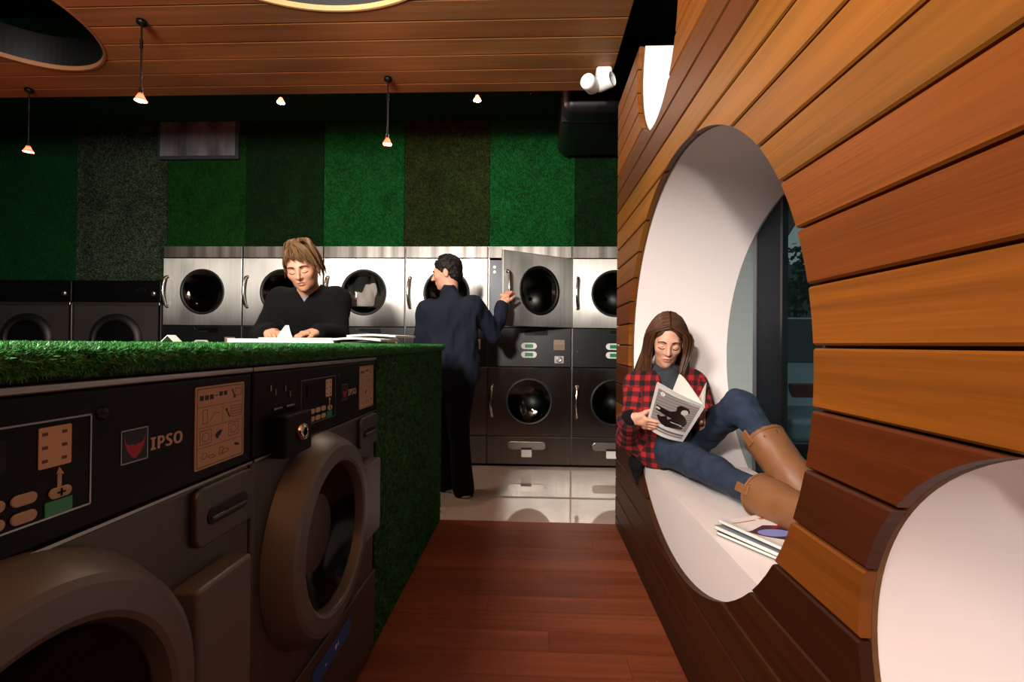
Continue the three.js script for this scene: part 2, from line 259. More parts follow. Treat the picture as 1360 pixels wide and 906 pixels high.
function roundRect(w, h, r, depth, bevel = 0) {
  const s = new THREE.Shape(), a = w / 2 - bevel, b = h / 2 - bevel; r = Math.min(r, a, b);
  s.moveTo(-a + r, -b); s.lineTo(a - r, -b); s.absarc(a - r, -b + r, r, -Math.PI / 2, 0); s.lineTo(a, b - r); s.absarc(a - r, b - r, r, 0, Math.PI / 2); s.lineTo(-a + r, b); s.absarc(-a + r, b - r, r, Math.PI / 2, Math.PI); s.lineTo(-a, -b + r); s.absarc(-a + r, -b + r, r, Math.PI, Math.PI * 1.5);
  const g = new THREE.ExtrudeGeometry(s, { depth: Math.max(0.0004, depth - 2 * bevel), bevelEnabled: bevel > 0, bevelSize: bevel, bevelThickness: bevel, bevelSegments: 2, curveSegments: 8 }); g.translate(0, 0, bevel); return g;
}
const lathe = (pts, n = 40) => new THREE.LatheGeometry(pts.map(p => new THREE.Vector2(...p)), n);
const bowHandle = merge(tube([[0, -0.14, 0], [0, -0.132, 0.028], [-0.006, -0.06, 0.048], [-0.008, 0, 0.053], [-0.006, 0.06, 0.048], [0, 0.132, 0.028], [0, 0.14, 0]], 0.0105, 40, 10).scale(1.25, 1, 1), cyl(0.016, 0.016, 0.006, 16).rotateX(Math.PI / 2).translate(0, 0.137, 0.003), cyl(0.016, 0.016, 0.006, 16).rotateX(Math.PI / 2).translate(0, -0.137, 0.003));
const DW = 0.745, WR = 0.205;
const gasketG = lathe([[WR - 0.018, 0.0], [WR - 0.018, 0.008], [WR - 0.006, 0.013], [WR + 0.006, 0.012], [WR + 0.006, 0]], 48).rotateX(Math.PI / 2);
const bowlG = lathe([[0.001, -0.055], [0.06, -0.052], [0.12, -0.04], [0.165, -0.018], [WR - 0.012, 0.004]], 48).rotateX(Math.PI / 2);   // glass dished inwards
const drumG = merge(lathe([[0.19, -0.02], [0.21, -0.03], [0.30, -0.06], [0.31, -0.5], [0.02, -0.52]], 40).rotateX(Math.PI / 2), ...[0, 1, 2].map(k => rbox(0.05, 0.04, 0.4, 0.012, 0, -0.28, -0.28).rotateZ(k * 2.094)));
const bulkG = rectHole(DW - 0.01, 0.612, [[0, 0, 0.215]], 0.012, 0.002);
function dryerDoor(parent, y, h, name) {
  const d = part(name, rectHole(DW, h, [[0.0, 0, WR]], 0.026).translate(-0, 0, 0), M.steel, parent); d.position.set(0, y, 0);
  part('gasket', gasketG, M.rubber, d).position.set(0, 0, 0.02);
  part('glass', bowlG, M.paneDark, d).position.set(0, 0, 0.012);
  part('handle', bowHandle, M.chrome, d).position.set(-DW / 2 + 0.042, 0.0, 0.026);
  return d;
}
function makeDryer(label, doorTurn = 0) {
  const t = thing('stacked_dryer', label, 'dryer', [0, 0, 0], 0, 'stacked dryers along the back wall');
  const D = 0.82;                                       // case behind the doors
  part('case', merge(box2(-0.376, -0.370, 0.02, 1.985, -D, -0.002), box2(0.370, 0.376, 0.02, 1.985, -D, -0.002), box2(-0.37, 0.37, 1.975, 1.985, -D, -0.002), box2(-0.37, 0.37, 0.02, 0.03, -D, -0.002), box2(-0.37, 0.37, 0.02, 1.985, -D, -D + 0.008), box2(-0.37, 0.37, 1.2, 1.245, -0.6, -0.03), box2(-0.37, 0.37, 0.255, 0.268, -0.6, -0.03)), M.steelPlain, t);
  for (const y of [1.56, 0.585]) { part('bulkhead', bulkG, M.metalDark, t).position.set(0, y, -0.03); part('drum', drumG, M.drum, t).position.set(0, y, -0.03); }
  part('header', rectHole(DW, 0.106, [], 0.024, 0.003).translate(0, 1.929, 0), M.steelHeader, t, 'brushed steel header strip');
  part('control_panel', rectHole(DW, 0.346, [], 0.02, 0.003).translate(0, 1.072, 0), M.charcoal, t, 'dark control panel with two small green displays');
  const cp = t.children[t.children.length - 1];
  part('pull_slot', roundRect(0.20, 0.045, 0.008, 0.006, 0.002).translate(0.06, 1.205, 0.02), M.blackGloss, cp); part('pull_slot', roundRect(0.10, 0.016, 0.006, 0.009, 0.002).translate(0.0, 1.192, 0.02), M.rubber, cp);
  for (const y of [1.085, 1.008]) { part('display', roundRect(0.142, 0.058, 0.028, 0.008, 0.003).translate(-0.005, y, 0.02), M.whitePlastic, cp, 'white oval display surround'); part('screen', roundRect(0.072, 0.032, 0.003, 0.002).translate(-0.005, y, 0.0282), M.greenLcd, cp, 'green display'); }
  part('coin_plate', roundRect(0.10, 0.094, 0.004, 0.006, 0.002).translate(0.265, 1.096, 0.02), wood('#b59a86', 1, 0.5), cp, 'pale square instruction plate');
  part('coin_slot', merge(roundRect(0.084, 0.066, 0.004, 0.005, 0.001).translate(0.265, 0.965, 0.02), lathe([[0.014, 0], [0.026, 0], [0.026, 0.012], [0.02, 0.016], [0.014, 0.014]], 20).rotateX(Math.PI / 2).translate(0.265, 0.965, 0.024)), M.steelPlain, cp, 'metal coin slot');
  part('key_lock', cyl(0.008, 0.008, 0.008, 14).rotateX(Math.PI / 2).translate(-0.33, 1.04, 0.024), M.chrome, cp);
  part('key_lock', cyl(0.009, 0.009, 0.008, 14).rotateX(Math.PI / 2).translate(-0.08, 1.215, 0.024), M.chrome, cp);
  const up = dryerDoor(t, 1.56, 0.622, 'upper_door');
  up.geometry = up.geometry;
  if (doorTurn) { const s = DW / 2; up.position.set(s - Math.cos(doorTurn) * s, 1.56, Math.sin(doorTurn) * s + 0.0); up.rotation.y = doorTurn; }
  const lo = dryerDoor(t, 0.585, 0.612, 'lower_door');
  const dr = part('lint_drawer', rectHole(DW, 0.246, [], 0.022, 0.003).translate(0, 0.147, 0), M.steel, t);
  part('drawer_pull', merge(roundRect(0.34, 0.072, 0.03, 0.008, 0.003).translate(-0.02, 0.19, 0.021)), M.steelPlain, dr, 'long rounded pull'); part('pull_slot', roundRect(0.10, 0.02, 0.008, 0.006, 0.002).translate(-0.02, 0.165, 0.028), M.rubber, dr);
  part('label', roundRect(0.092, 0.07, 0.004, 0.001).translate(-0.02, 0.122, 0.0222), labelMat, dr, 'white printed label');
  part('plinth', box2(-0.37, 0.37, 0.0, 0.022, -D, -0.02), M.black, t);
  if (doorTurn) { part('indicator', cyl(0.014, 0.014, 0.004, 16).rotateX(Math.PI / 2).translate(-0.325, 1.80, -0.014), M.whitePlastic, t); part('indicator', cyl(0.014, 0.014, 0.004, 16).rotateX(Math.PI / 2).translate(-0.325, 1.755, -0.014), M.whitePlastic, t); }
  return t;
}
function printTex(w, h, draw) { const c = document.createElement('canvas'); c.width = w; c.height = h; const x = c.getContext('2d'); draw(x, w, h); const t = new THREE.CanvasTexture(c); t.colorSpace = THREE.SRGBColorSpace; return t; }
function uvFit(g) { g.computeBoundingBox(); const b = g.boundingBox, p = g.attributes.position, a = new Float32Array(p.count * 2); const sx = b.max.x - b.min.x, sy = b.max.y - b.min.y; for (let i = 0; i < p.count; i++) { a[2 * i] = (p.getX(i) - b.min.x) / sx; a[2 * i + 1] = (p.getY(i) - b.min.y) / sy; } g.setAttribute('uv', new THREE.BufferAttribute(a, 2)); return g; }
const labelMat = std(0xdedbd4, 0.5);
{
  const labels = ['stacked steel dryer at the left end of the row, beside the lower machines', 'stacked steel dryer directly behind the man in the black sweater', 'stacked steel dryer with grey laundry behind its glass', 'stacked steel dryer directly behind the dark haired man in the navy shirt', 'stacked steel dryer with its upper door swung open', 'stacked steel dryer at the right end, partly hidden by the cedar wall'];
  for (let i = 0; i < 6; i++) { const d = makeDryer(labels[i], i === 4 ? 0.62 : 0); d.position.set(-3.052 + 0.757 * i, 0, ZD - 0.024); }
}
{ // cloth behind the glass of the third dryer
  const l = thing('laundry', 'pale grey laundry bundle seen through the third dryer window', 'laundry', [-1.538, 1.43, -4.57]);
  const g = new THREE.SphereGeometry(0.185, 40, 28); const p = g.attributes.position;
  for (let i = 0; i < p.count; i++) { const v = V(p.getX(i), p.getY(i), p.getZ(i)); const a = Math.atan2(v.z, v.x); v.multiplyScalar(1 + 0.16 * Math.sin(a * 5 + v.y * 14) + 0.08 * Math.sin(a * 11 - v.y * 30)); v.y = Math.max(v.y * 1.2, -0.05) + 0.055; v.x *= 1.15; v.z *= 0.8; p.setXYZ(i, v.x, v.y, v.z); }
  g.computeVertexNormals(); part('cloth', g, std(0x8f8b84, 0.85), l);
}
// two lower, wider washers left of the dryers
{
  const build = (label, x, w) => {
    const t = thing('wall_washer', label, 'washing machine', [x, 0, ZD - 0.02], 0, 'black topped machines left of the dryers');
    part('body', rbox(w - 0.012, 1.46, 0.8, 0.012, 0, 0.73, -0.42), M.washerSteel, t);
    const c = part('control_panel', rbox(w - 0.012, 0.20, 0.80, 0.01, 0, 1.565, -0.415), M.blackGloss, t, 'black control panel');
    part('display', roundRect(0.10, 0.045, 0.015, 0.006, 0.002).translate(w / 2 - 0.20, 1.575, -0.014), M.metalDark, c);
    part('knob', lathe([[0.001, 0.014], [0.018, 0.014], [0.024, 0]], 20).rotateX(Math.PI / 2).translate(w / 2 - 0.075, 1.545, -0.014), M.steelPlain, c, 'small metal coin knob');
    part('top_trim', rbox(w - 0.012, 0.03, 0.02, 0.006, 0, 1.447, -0.012), M.steelPlain, t, 'bright steel strip');
    part('corner_trim', box2(w / 2 - 0.022, w / 2 - 0.010, 0.1, 1.45, -0.02, -0.006), M.chrome, t);
    const d = part('door', lathe([[0.255, 0.0], [0.25, 0.03], [0.215, 0.05], [0.19, 0.045], [0.185, 0.02]], 48).rotateX(Math.PI / 2).translate(0, 1.10, -0.02), M.rubber, t, 'round black door ring');
    part('door_glass', lathe([[0.001, 0.03], [0.1, 0.026], [0.188, 0.012]], 40).rotateX(Math.PI / 2).translate(0, 1.10, -0.02), M.blackGloss, d);
    return t;
  };
  build('black topped washer standing directly left of the row of dryers', -3.90, 0.86);
  build('black topped washer in the darkest left corner of the back row', -4.77, 0.86);
}

// ------------------------------------------------------------------ front washers under the turf counter (fronts face the aisle, +x)
const FX = -0.567;
const faceX = g => g.rotateY(Math.PI / 2);               // plates drawn in (x,y) facing +z now face +x: local x becomes -z
const plateTex = printTex(512, 660, (c, w, h) => {
  c.fillStyle = '#b3977b'; c.fillRect(0, 0, w, h); c.strokeStyle = '#3a2c20'; c.lineWidth = 6; c.strokeRect(18, 18, w - 36, h - 36);
  c.lineWidth = 4; for (const y of [165, 330, 490]) { c.beginPath(); c.moveTo(18, y); c.lineTo(w - 18, y); c.stroke(); }
  c.beginPath(); c.moveTo(270, 165); c.lineTo(270, 330); c.stroke();
  c.fillStyle = '#15100b'; for (let i = 0; i < 3; i++) c.fillRect(40 + i * 48, 72, 38, 40); for (let i = 0; i < 2; i++) c.fillRect(230 + i * 48, 58, 38, 36); c.fillRect(190, 80, 26, 10);
  const arrow = (x, y, dx, dy) => { c.lineWidth = 14; c.strokeStyle = '#15100b'; c.beginPath(); c.moveTo(x, y); c.lineTo(x + dx, y + dy); c.stroke(); c.beginPath(); c.arc(x + dx, y + dy, 13, 0, 7); c.fill(); };
  arrow(370, 50, 30, 70); arrow(345, 290, -34, -70);
  c.strokeStyle = '#4a3828'; c.lineWidth = 5; c.strokeRect(410, 50, 70, 60); c.strokeRect(70, 190, 44, 110); c.strokeRect(360, 200, 120, 90); for (let i = 0; i < 3; i++) { c.beginPath(); c.moveTo(365, 222 + i * 24); c.lineTo(475, 222 + i * 24); c.stroke(); }
  c.beginPath(); c.moveTo(140, 290); c.lineTo(190, 220); c.lineTo(240, 240); c.stroke();
  for (const [x, y] of [[100, 410], [390, 400]]) { c.strokeRect(x - 55, y - 55, 110, 110); c.beginPath(); c.arc(x, y, 34, 0, 7); c.stroke(); }
  c.beginPath(); c.ellipse(225, 410, 34, 22, -0.5, 0, 7); c.fill(); c.fillRect(236, 380, 30, 22); c.fillRect(205, 420, 24, 26);
  c.beginPath(); c.arc(90, 560, 24, 0, 7); c.stroke(); c.beginPath(); c.ellipse(160, 580, 34, 12, 0.2, 0, 7); c.stroke(); c.beginPath(); c.ellipse(300, 570, 40, 16, 0, 0, 7); c.stroke(); c.beginPath(); c.ellipse(430, 545, 34, 12, 0.3, 0, 7); c.fill(); c.strokeRect(240, 530, 36, 60);
});
const plateMat = new THREE.MeshPhysicalMaterial({ map: plateTex, roughness: 0.5 });
const cardTex = printTex(256, 320, (c, w, h) => { c.fillStyle = '#c4ab8f'; c.fillRect(0, 0, w, h); c.fillStyle = '#5a3426'; for (let i = 0; i < 3; i++) { c.fillRect(22, 40 + i * 105, 46, 26); c.fillRect(176, 40 + i * 105, 44, 26); } });
const cardMat = new THREE.MeshPhysicalMaterial({ map: cardTex, roughness: 0.5 });
const logoTex = printTex(256, 256, (c, w, h) => { c.fillStyle = '#0a0607'; c.fillRect(0, 0, w, h); c.fillStyle = '#a01320'; c.beginPath(); c.moveTo(8, 40); c.quadraticCurveTo(30, 190, 128, 236); c.quadraticCurveTo(226, 190, 248, 40); c.quadraticCurveTo(226, 120, 176, 118); c.quadraticCurveTo(150, 112, 128, 130); c.quadraticCurveTo(106, 112, 80, 118); c.quadraticCurveTo(30, 120, 8, 40); c.fill(); });
const logoMat = new THREE.MeshPhysicalMaterial({ map: logoTex, roughness: 0.4 });
// local frame of a washer: origin at floor, at its left (near) edge; a = distance along the front away from the camera; everything is built facing +z with x = a and then turned
const WW = 0.783;
function makeWasher(label, zNear, coin) {
  const t = thing('front_washer', label, 'washing machine', [FX, 0, zNear], Math.PI / 2, 'front loading washers under the turf counter');   // local +x -> world -z, local +z -> world +x
  part('body', rbox(WW - 0.006, 0.846, 0.68, 0.01, WW / 2, 0.433, -0.341), M.washerSteel, t, 'brushed steel body');
  part('top_cap', rbox(WW - 0.004, 0.012, 0.69, 0.004, WW / 2, 1.044, -0.342), M.steelPlain, t, 'thin bright metal lid edge');
  const c = part('control_panel', rbox(WW - 0.006, 0.178, 0.68, 0.006, WW / 2, 0.949, -0.3395), M.blackGloss, t, 'black control panel');
  part('trim_strip', box2(0.004, WW - 0.004, 0.855, 0.8595, -0.01, 0.004), M.steelPlain, t);
  const P = (n, g, m, x, y, z = 0.0008, par = c, l) => part(n, g.translate(x, y, z), m, par, l);
  // instruction plate, logo, name
  P('instruction_plate', uvFit(roundRect(0.139, 0.142, 0.003, 0.0016)), plateMat, 0.681, 0.951, 0.0006, c, 'beige plate of pictogram instructions');
  P('logo_plate', uvFit(roundRect(0.042, 0.044, 0.002, 0.0012)), logoMat, 0.488, 0.951, 0.0006, c, 'small red emblem on black');
  P('logo_border', merge(box(0.046, 0.0016, 0.001, 0, 0.023, 0), box(0.046, 0.0016, 0.001, 0, -0.023, 0), box(0.0016, 0.046, 0.001, 0.023, 0, 0), box(0.0016, 0.046, 0.001, -0.023, 0, 0)), M.steelPlain, 0.488, 0.951, 0.001);
  const tg = new TextGeometry('IPSO', { font, size: 0.019, depth: 0.001, curveSegments: 4 }); tg.scale(1.15, 1, 1);
  P('name_lettering', tg, M.cream, 0.516, 0.937, 0.0006, c, 'the letters IPSO');
  P('key_lock', merge(lathe([[0.001, 0.004], [0.006, 0.004], [0.009, 0.002], [0.010, 0]], 20).rotateX(Math.PI / 2)), M.metalDark, coin ? 0.435 : 0.425, coin ? 1.004 : 0.994);
  // program frame with card, button row and display
  const fx = 0.313, fy = 0.948, fw = 0.21, fh = 0.114, e = 0.0022;
  P('program_frame', merge(box(fw, e, 0.0014, 0, fh / 2, 0), box(fw, e, 0.0014, 0, -fh / 2, 0), box(e, fh, 0.0014, fw / 2, 0, 0), box(e, fh, 0.0014, -fw / 2, 0, 0)), M.steelPlain, fx, fy);
  P('program_card', uvFit(roundRect(0.040, 0.048, 0.002, 0.0012)), cardMat, fx + 0.058, fy + 0.026, 0.0006, c, 'beige card with six marks');
  P('arrow', merge(box(0.005, 0.018, 0.001, 0, -0.003, 0), new THREE.CylinderGeometry(0.0, 0.006, 0.008, 3).translate(0, 0.008, 0)), M.cream, fx + 0.064, fy - 0.012);
  P('start_button', merge(roundRect(0.028, 0.013, 0.0065, 0.003, 0.001)), M.cream, fx + 0.064, fy - 0.030, 0.0006, c, 'beige oval start button with a plus');
  P('plus_mark', merge(box(0.010, 0.002, 0.0006), box(0.002, 0.009, 0.0006)), M.black, fx + 0.064, fy - 0.030, 0.0040);
  P('small_display', roundRect(0.034, 0.017, 0.001, 0.0014), M.greenLcd, fx + 0.063, fy - 0.047, 0.0006, c, 'small green display');
  P('display', roundRect(0.075, 0.036, 0.002, 0.0014), M.metalDark, fx - 0.035, fy + 0.026, 0.0006, c, 'dark number display');
  for (let i = 0; i < 3; i++) for (const dy of [-0.024, -0.044]) P('button', roundRect(0.028, 0.013, 0.0065, 0.003, 0.001), M.cream, fx + 0.022 - i * 0.034, fy + dy - 0.002, 0.0006, c, 'beige oval button');
  // coin box and slots on the left of the panel
  if (coin) {
    const b = part('coin_box', rbox(0.125, 0.094, 0.072, 0.006, 0.132, 0.892, 0.0), M.black, t, 'black coin box with a round lock');
    part('lock', lathe([[0.010, 0.010], [0.015, 0.012], [0.019, 0.008], [0.020, 0]], 24).rotateX(Math.PI / 2).translate(0.138, 0.894, 0.036), M.chrome, b, 'chrome ring lock');
    part('lock_core', cyl(0.010, 0.010, 0.006, 20).rotateX(Math.PI / 2).translate(0.138, 0.894, 0.039), M.metalDark, b);
    for (const [x, y] of [[0.065, 1.000], [0.085, 0.990], [0.128, 0.994], [0.150, 0.980]]) P('coin_slot', rbox(0.004, 0.014, 0.004, 0.001), M.steelPlain, x, y, 0.002);
    for (const [x, y] of [[0.095, 0.952], [0.150, 0.953]]) P('coin_chute', rbox(0.036, 0.005, 0.006, 0.001), M.steelPlain, x, y, 0.002);
  }
  // soap drawer
  const dr = part('soap_drawer', roundRect(0.172, 0.102, 0.016, 0.012, 0.004).translate(0.690, 0.800, 0.0), M.washerSteel, t, 'steel soap drawer front');
  part('drawer_grip', roundRect(0.118, 0.030, 0.014, 0.003, 0.001).translate(0.690, 0.796, 0.0112), M.metalDark, dr); part('drawer_lip', rbox(0.10, 0.008, 0.008, 0.003, 0.690, 0.792, 0.014), M.washerSteel, dr);
  // porthole door with hinge plate
  const dx = 0.300, dy = 0.598;
  const d = part('door', toCreasedNormals(lathe([[0.266, 0.0], [0.262, 0.012], [0.244, 0.050], [0.238, 0.058], [0.228, 0.063], [0.196, 0.066], [0.188, 0.062], [0.180, 0.040], [0.176, 0.0]], 96), 0.35).rotateX(Math.PI / 2).translate(dx, dy, 0.0), M.ring, t, 'thick silver door ring');
  part('door_seal', lathe([[0.180, 0.040], [0.168, 0.030], [0.160, 0.0], [0.170, -0.01]], 64).rotateX(Math.PI / 2).translate(dx, dy, 0.0), M.rubber, d);
  part('door_glass', lathe([[0.001, -0.012], [0.06, -0.010], [0.12, 0.004], [0.165, 0.032], [0.176, 0.040]], 64).rotateX(Math.PI / 2).translate(dx, dy, 0.0), M.washGlass, d, 'dark round door glass');
  part('hinge_plate', rbox(0.150, 0.245, 0.052, 0.008, 0.640, 0.582, 0.018), M.ring, t, 'raised hinge housing beside the door');
  // panel joint and kick panel
  part('kick_panel', rbox(WW - 0.008, 0.27, 0.012, 0.004, WW / 2, 0.150, 0.002), M.washerSteel, t);
  return t;
}
M.washGlass = new THREE.MeshPhysicalMaterial({ color: 0x0a0b0a, roughness: 0.14, specularIntensity: 0.25 });
makeWasher('steel front loading washer nearest the camera, cut by the left picture edge', -0.189, true);
const washB = makeWasher('steel front loading washer beside the turf end panel, with blue tape low on its front', -0.972, true);
{ const b = part('tape', roundRect(0.26, 0.052, 0.012, 0.0012), M.blueTape, washB, 'blue tape strip'); b.position.set(0.40, 0.225, 0.0088); b.rotation.z = 0.02; const s = part('tape_print', merge(box(0.012, 0.012, 0.0006, 0.02, 0.0, 0.0016), box(0.006, 0.012, 0.0006, 0.036, 0, 0.0016), box(0.008, 0.004, 0.0006, -0.05, -0.006, 0.0016)), M.whitePlastic, b); }

// ------------------------------------------------------------------ counter wrapped in artificial turf
const TOPY = 1.091;
const turfBase = std(0x04180a, 0.9);
const ctr = thing('turf_counter', 'folding counter wrapped in green artificial turf above the front washers', 'counter', [0, 0, 0]);
{
  const top = (x0, x1, z0, z1) => rbox(x1 - x0, 0.040, z1 - z0, 0.016, (x0 + x1) / 2, TOPY - 0.020, (z0 + z1) / 2, 3);
  part('top', merge(top(-1.40, FX + 0.012, -2.36, 1.4), top(-0.98, FX + 0.012, ZTILE - 0.02, -2.34)), turfBase, ctr);
  part('side_panel', box2(FX - 0.03, FX, 0, TOPY - 0.036, ZTILE, -1.757), turfBase, ctr, 'dark green turf side of the counter');
  part('side_panel', box2(-0.97, FX - 0.03, 0, TOPY - 0.036, ZTILE, ZTILE + 0.03), turfBase, ctr);
  part('side_panel', box2(-0.97, -0.94, 0, TOPY - 0.036, ZTILE + 0.03, -2.35), turfBase, ctr);
  part('side_panel', box2(-1.39, -0.97, 0, TOPY - 0.036, -2.35, -2.32), turfBase, ctr);
  part('side_panel', box2(-1.39, -1.36, 0, TOPY - 0.036, -2.32, 1.4), turfBase, ctr);
  // pile: clumps of bent blades scattered on the top, the rolled edge and the side facing the aisle
  const blade = (a, lean, len, w, ox, oz) => { const g = new THREE.BufferGeometry(), c = Math.cos(a), s = Math.sin(a), P = []; const pt = (t, sx) => { const b = lean * t * t * len; return [ox + c * b - s * sx, t * len * (1 - 0.25 * lean * t), oz + s * b + c * sx]; }; const r = [[pt(0, -w), pt(0, w)], [pt(0.55, -w * 0.9), pt(0.55, w * 0.9)], [pt(1, -w * 0.15), pt(1, w * 0.15)]]; for (let i = 0; i < 2; i++) P.push(...r[i][0], ...r[i][1], ...r[i + 1][1], ...r[i][0], ...r[i + 1][1], ...r[i + 1][0]); g.setAttribute('position', new THREE.Float32BufferAttribute(P, 3)); g.setAttribute('uv', new THREE.Float32BufferAttribute(new Float32Array(P.length / 3 * 2), 2)); g.computeVertexNormals(); return g; };
  const clump = merge(...Array.from({ length: 14 }, () => blade(rr(0, 6.28), rr(0.3, 1.3), rr(0.004, 0.0095), 0.0006, rr(-0.005, 0.005), rr(-0.005, 0.005))));
  const bm = [std(0x1f7a2c, 0.5), std(0x11521c, 0.5), std(0x3a9446, 0.4)];
  const place = [[], [], []], up = V(0, 1, 0);
  const put = (x, y, z, n) => { const q = new THREE.Quaternion().setFromUnitVectors(up, n.clone().normalize()); q.multiply(new THREE.Quaternion().setFromAxisAngle(up, rnd() * 6.28)); const s = rr(0.8, 1.25); place[Math.floor(rnd() * 3)].push(new THREE.Matrix4().compose(V(x, y, z), q, V(s, s, s))); };
  const dens = 21000;
  const area = (x0, x1, z0, z1) => { const n = (x1 - x0) * (z1 - z0) * dens; for (let i = 0; i < n; i++) put(rr(x0, x1), TOPY - 0.003, rr(z0, z1), V(rr(-.25, .25), 1, rr(-.25, .25))); };
  area(-1.40, FX, -2.36, 0.1); area(-0.98, FX, ZTILE - 0.02, -2.36);
  for (let i = 0; i < 3.2 * 0.075 * dens * 1.3; i++) { const z = rr(ZTILE, 0.1), a = rr(0, Math.PI * 0.75); put(FX + 0.008 + Math.sin(a) * 0.006, TOPY - 0.018 + Math.cos(a) * 0.014, z, V(Math.sin(a), Math.cos(a), rr(-.3, .3))); }
  for (let i = 0; i < 1.283 * 1.05 * 9000; i++) { put(FX - 0.001, rr(0.01, 1.05), rr(ZTILE, -1.76), V(1, rr(-.45, .1), rr(-.3, .3))); }
  for (let i = 0; i < 0.41 * 0.06 * dens; i++) put(rr(-0.97, FX), TOPY - 0.018, ZTILE - 0.015, V(0, 0.5, -1));
  place.forEach((L, k) => { const im = new THREE.InstancedMesh(clump, bm[k], L.length); L.forEach((m, i) => im.setMatrixAt(i, m)); im.name = 'turf_pile'; im.userData.kind = 'stuff'; ctr.add(im); });
}

// ------------------------------------------------------------------ pendants, downlight, wall screen, duct, emergency light
const glow = (c, i) => new THREE.MeshStandardMaterial({ color: 0x221a16, emissive: c, emissiveIntensity: i, roughness: 0.5 });
M.bulb = glow(new THREE.Color().setRGB(1, 0.80, 0.66), 3.2);
M.shade = new THREE.MeshPhysicalMaterial({ color: 0xb03a2a, roughness: 0.35, transmission: 0.45, thickness: 0 });
function pendant(label, x, top, z, bulbY, power = 0.9) {
  const t = thing('pendant_lamp', label, 'lamp', [x, bulbY, z], 0, 'small pendant lamps'); const L = top - bulbY;
  part('canopy', merge(lathe([[0.001, 0], [0.024, -0.002], [0.026, -0.018], [0.012, -0.03], [0.001, -0.032]].reverse(), 20).translate(0, L, 0)), M.blackGloss, t);
  part('stem', merge(cyl(0.0045, 0.0045, L - 0.045, 10, 0, (L + 0.03) / 2, 0), cyl(0.008, 0.008, 0.02, 12, 0, L * 0.72, 0), cyl(0.008, 0.008, 0.02, 12, 0, L * 0.66, 0)), M.blackGloss, t);
  part('socket', cyl(0.008, 0.011, 0.03, 14, 0, 0.032, 0), M.blackGloss, t);
  part('lamp_shade', lathe([[0.010, 0.022], [0.014, 0.012], [0.022, -0.004], [0.030, -0.020]], 24), M.shade, t, 'small red glass cone');
  part('bulb', new THREE.SphereGeometry(0.019, 18, 12).scale(1, 0.8, 1).translate(0, -0.012, 0), M.bulb, t, 'glowing bulb');
  const p = new THREE.PointLight(new THREE.Color().setRGB(1, 0.78, 0.6), power); p.position.set(0, -0.012, 0); p.shadow.radius = 0.8; p.castShadow = true; t.add(p);
  return t;
}
pendant('pendant lamp hanging nearest the dark round ceiling opening', -1.863 * CK, CH, -2.235 * CK, 2.391);
pendant('pendant lamp hanging in front of the bright green turf, right of centre', -0.838 * CK, CH, -2.759 * CK, 2.391);
pendant('pendant lamp at the far left in front of the darkest turf', -3.055 * CK, CH, -2.828 * CK, 2.391);
pendant('short pendant lamp just below the ceiling edge, above the blackish turf strip', -1.909, 3.15, -3.6, 2.924, 2.6);
pendant('short pendant lamp just below the ceiling edge, above the olive turf strip', -0.422, 3.15, -3.6, 2.923, 2.6);
{ // clear fitting near the duct
  const t = thing('glass_fitting', 'small unlit clear glass ceiling fitting beside the black duct', 'lamp', [-0.004, 2.957, -3.6]);
  part('stem', cyl(0.004, 0.004, 0.17, 8, 0, 0.105, 0), M.blackGloss, t); part('globe', lathe([[0.01, 0.03], [0.03, 0.01], [0.034, -0.01], [0.02, -0.03]], 20), M.pane, t); part('socket', cyl(0.01, 0.012, 0.03, 12, 0, 0.02, 0), M.steelPlain, t);
}
{ // downlight let into the crown of the window seat
  const t = thing('niche_downlight', 'small recessed downlight in the crown of the round window seat', 'lamp', [0.82, 1.797, -1.80]);
  
  part('bezel', lathe([[0.020, 0.006], [0.030, 0.004], [0.034, 0], [0.030, -0.004], [0.020, -0.002]], 24).translate(0, 0.002, 0), M.chrome, t, 'chrome bezel');
  part('lens', cyl(0.020, 0.020, 0.003, 20, 0, 0.002, 0), glow(new THREE.Color().setRGB(0.8, 0.9, 1), 1.6), t, 'pale glowing lens');
  const p = new THREE.SpotLight(new THREE.Color().setRGB(0.95, 0.95, 1), 1.2, 0, 1.1, 0.8); p.position.set(0, -0.006, 0); p.shadow.radius = 1; p.castShadow = true; p.target.position.set(0, -1, 0.05); t.add(p); t.add(p.target);
}
{ // grey wall screen on the turf
  const t = thing('wall_screen', 'flat grey framed panel high on the turf wall above the left dryer', 'screen', [-3.128, 2.985, ZT + 0.004]);
  part('frame', rectHole(0.77, 0.375, [], 0.03, 0.004).translate(0, 0, 0), std(0x4a4d50, 0.35, 0.6), t);
  const smear = tex(256, 128, (u, v) => { const a = vnoise(u * 7, v * 2, 7, 2, 151), b = vnoise(u * 40, v * 3, 40, 3, 152); return 120 + a * 90 + b * 30; }, [1, 1]);
  part('panel', uvFit(new THREE.BoxGeometry(0.715, 0.315, 0.006)).translate(0, 0, 0.031), new THREE.MeshPhysicalMaterial({ color: 0xb9bec2, map: smear, roughness: 0.38, metalness: 0.7 }), t, 'smeared grey panel face');
}
{ const t = thing('air_duct', 'large black rounded duct hanging beside the cedar wall', 'duct', [0, 0, 0]);
  part('body', rbox(0.74, 0.52, 0.9, 0.07, 0.58, 3.04, -3.95, 5), std(0x0b0b0c, 0.45), t); part('strap', rbox(0.75, 0.53, 0.03, 0.06, 0.58, 3.04, -3.7, 4), M.black, t); }
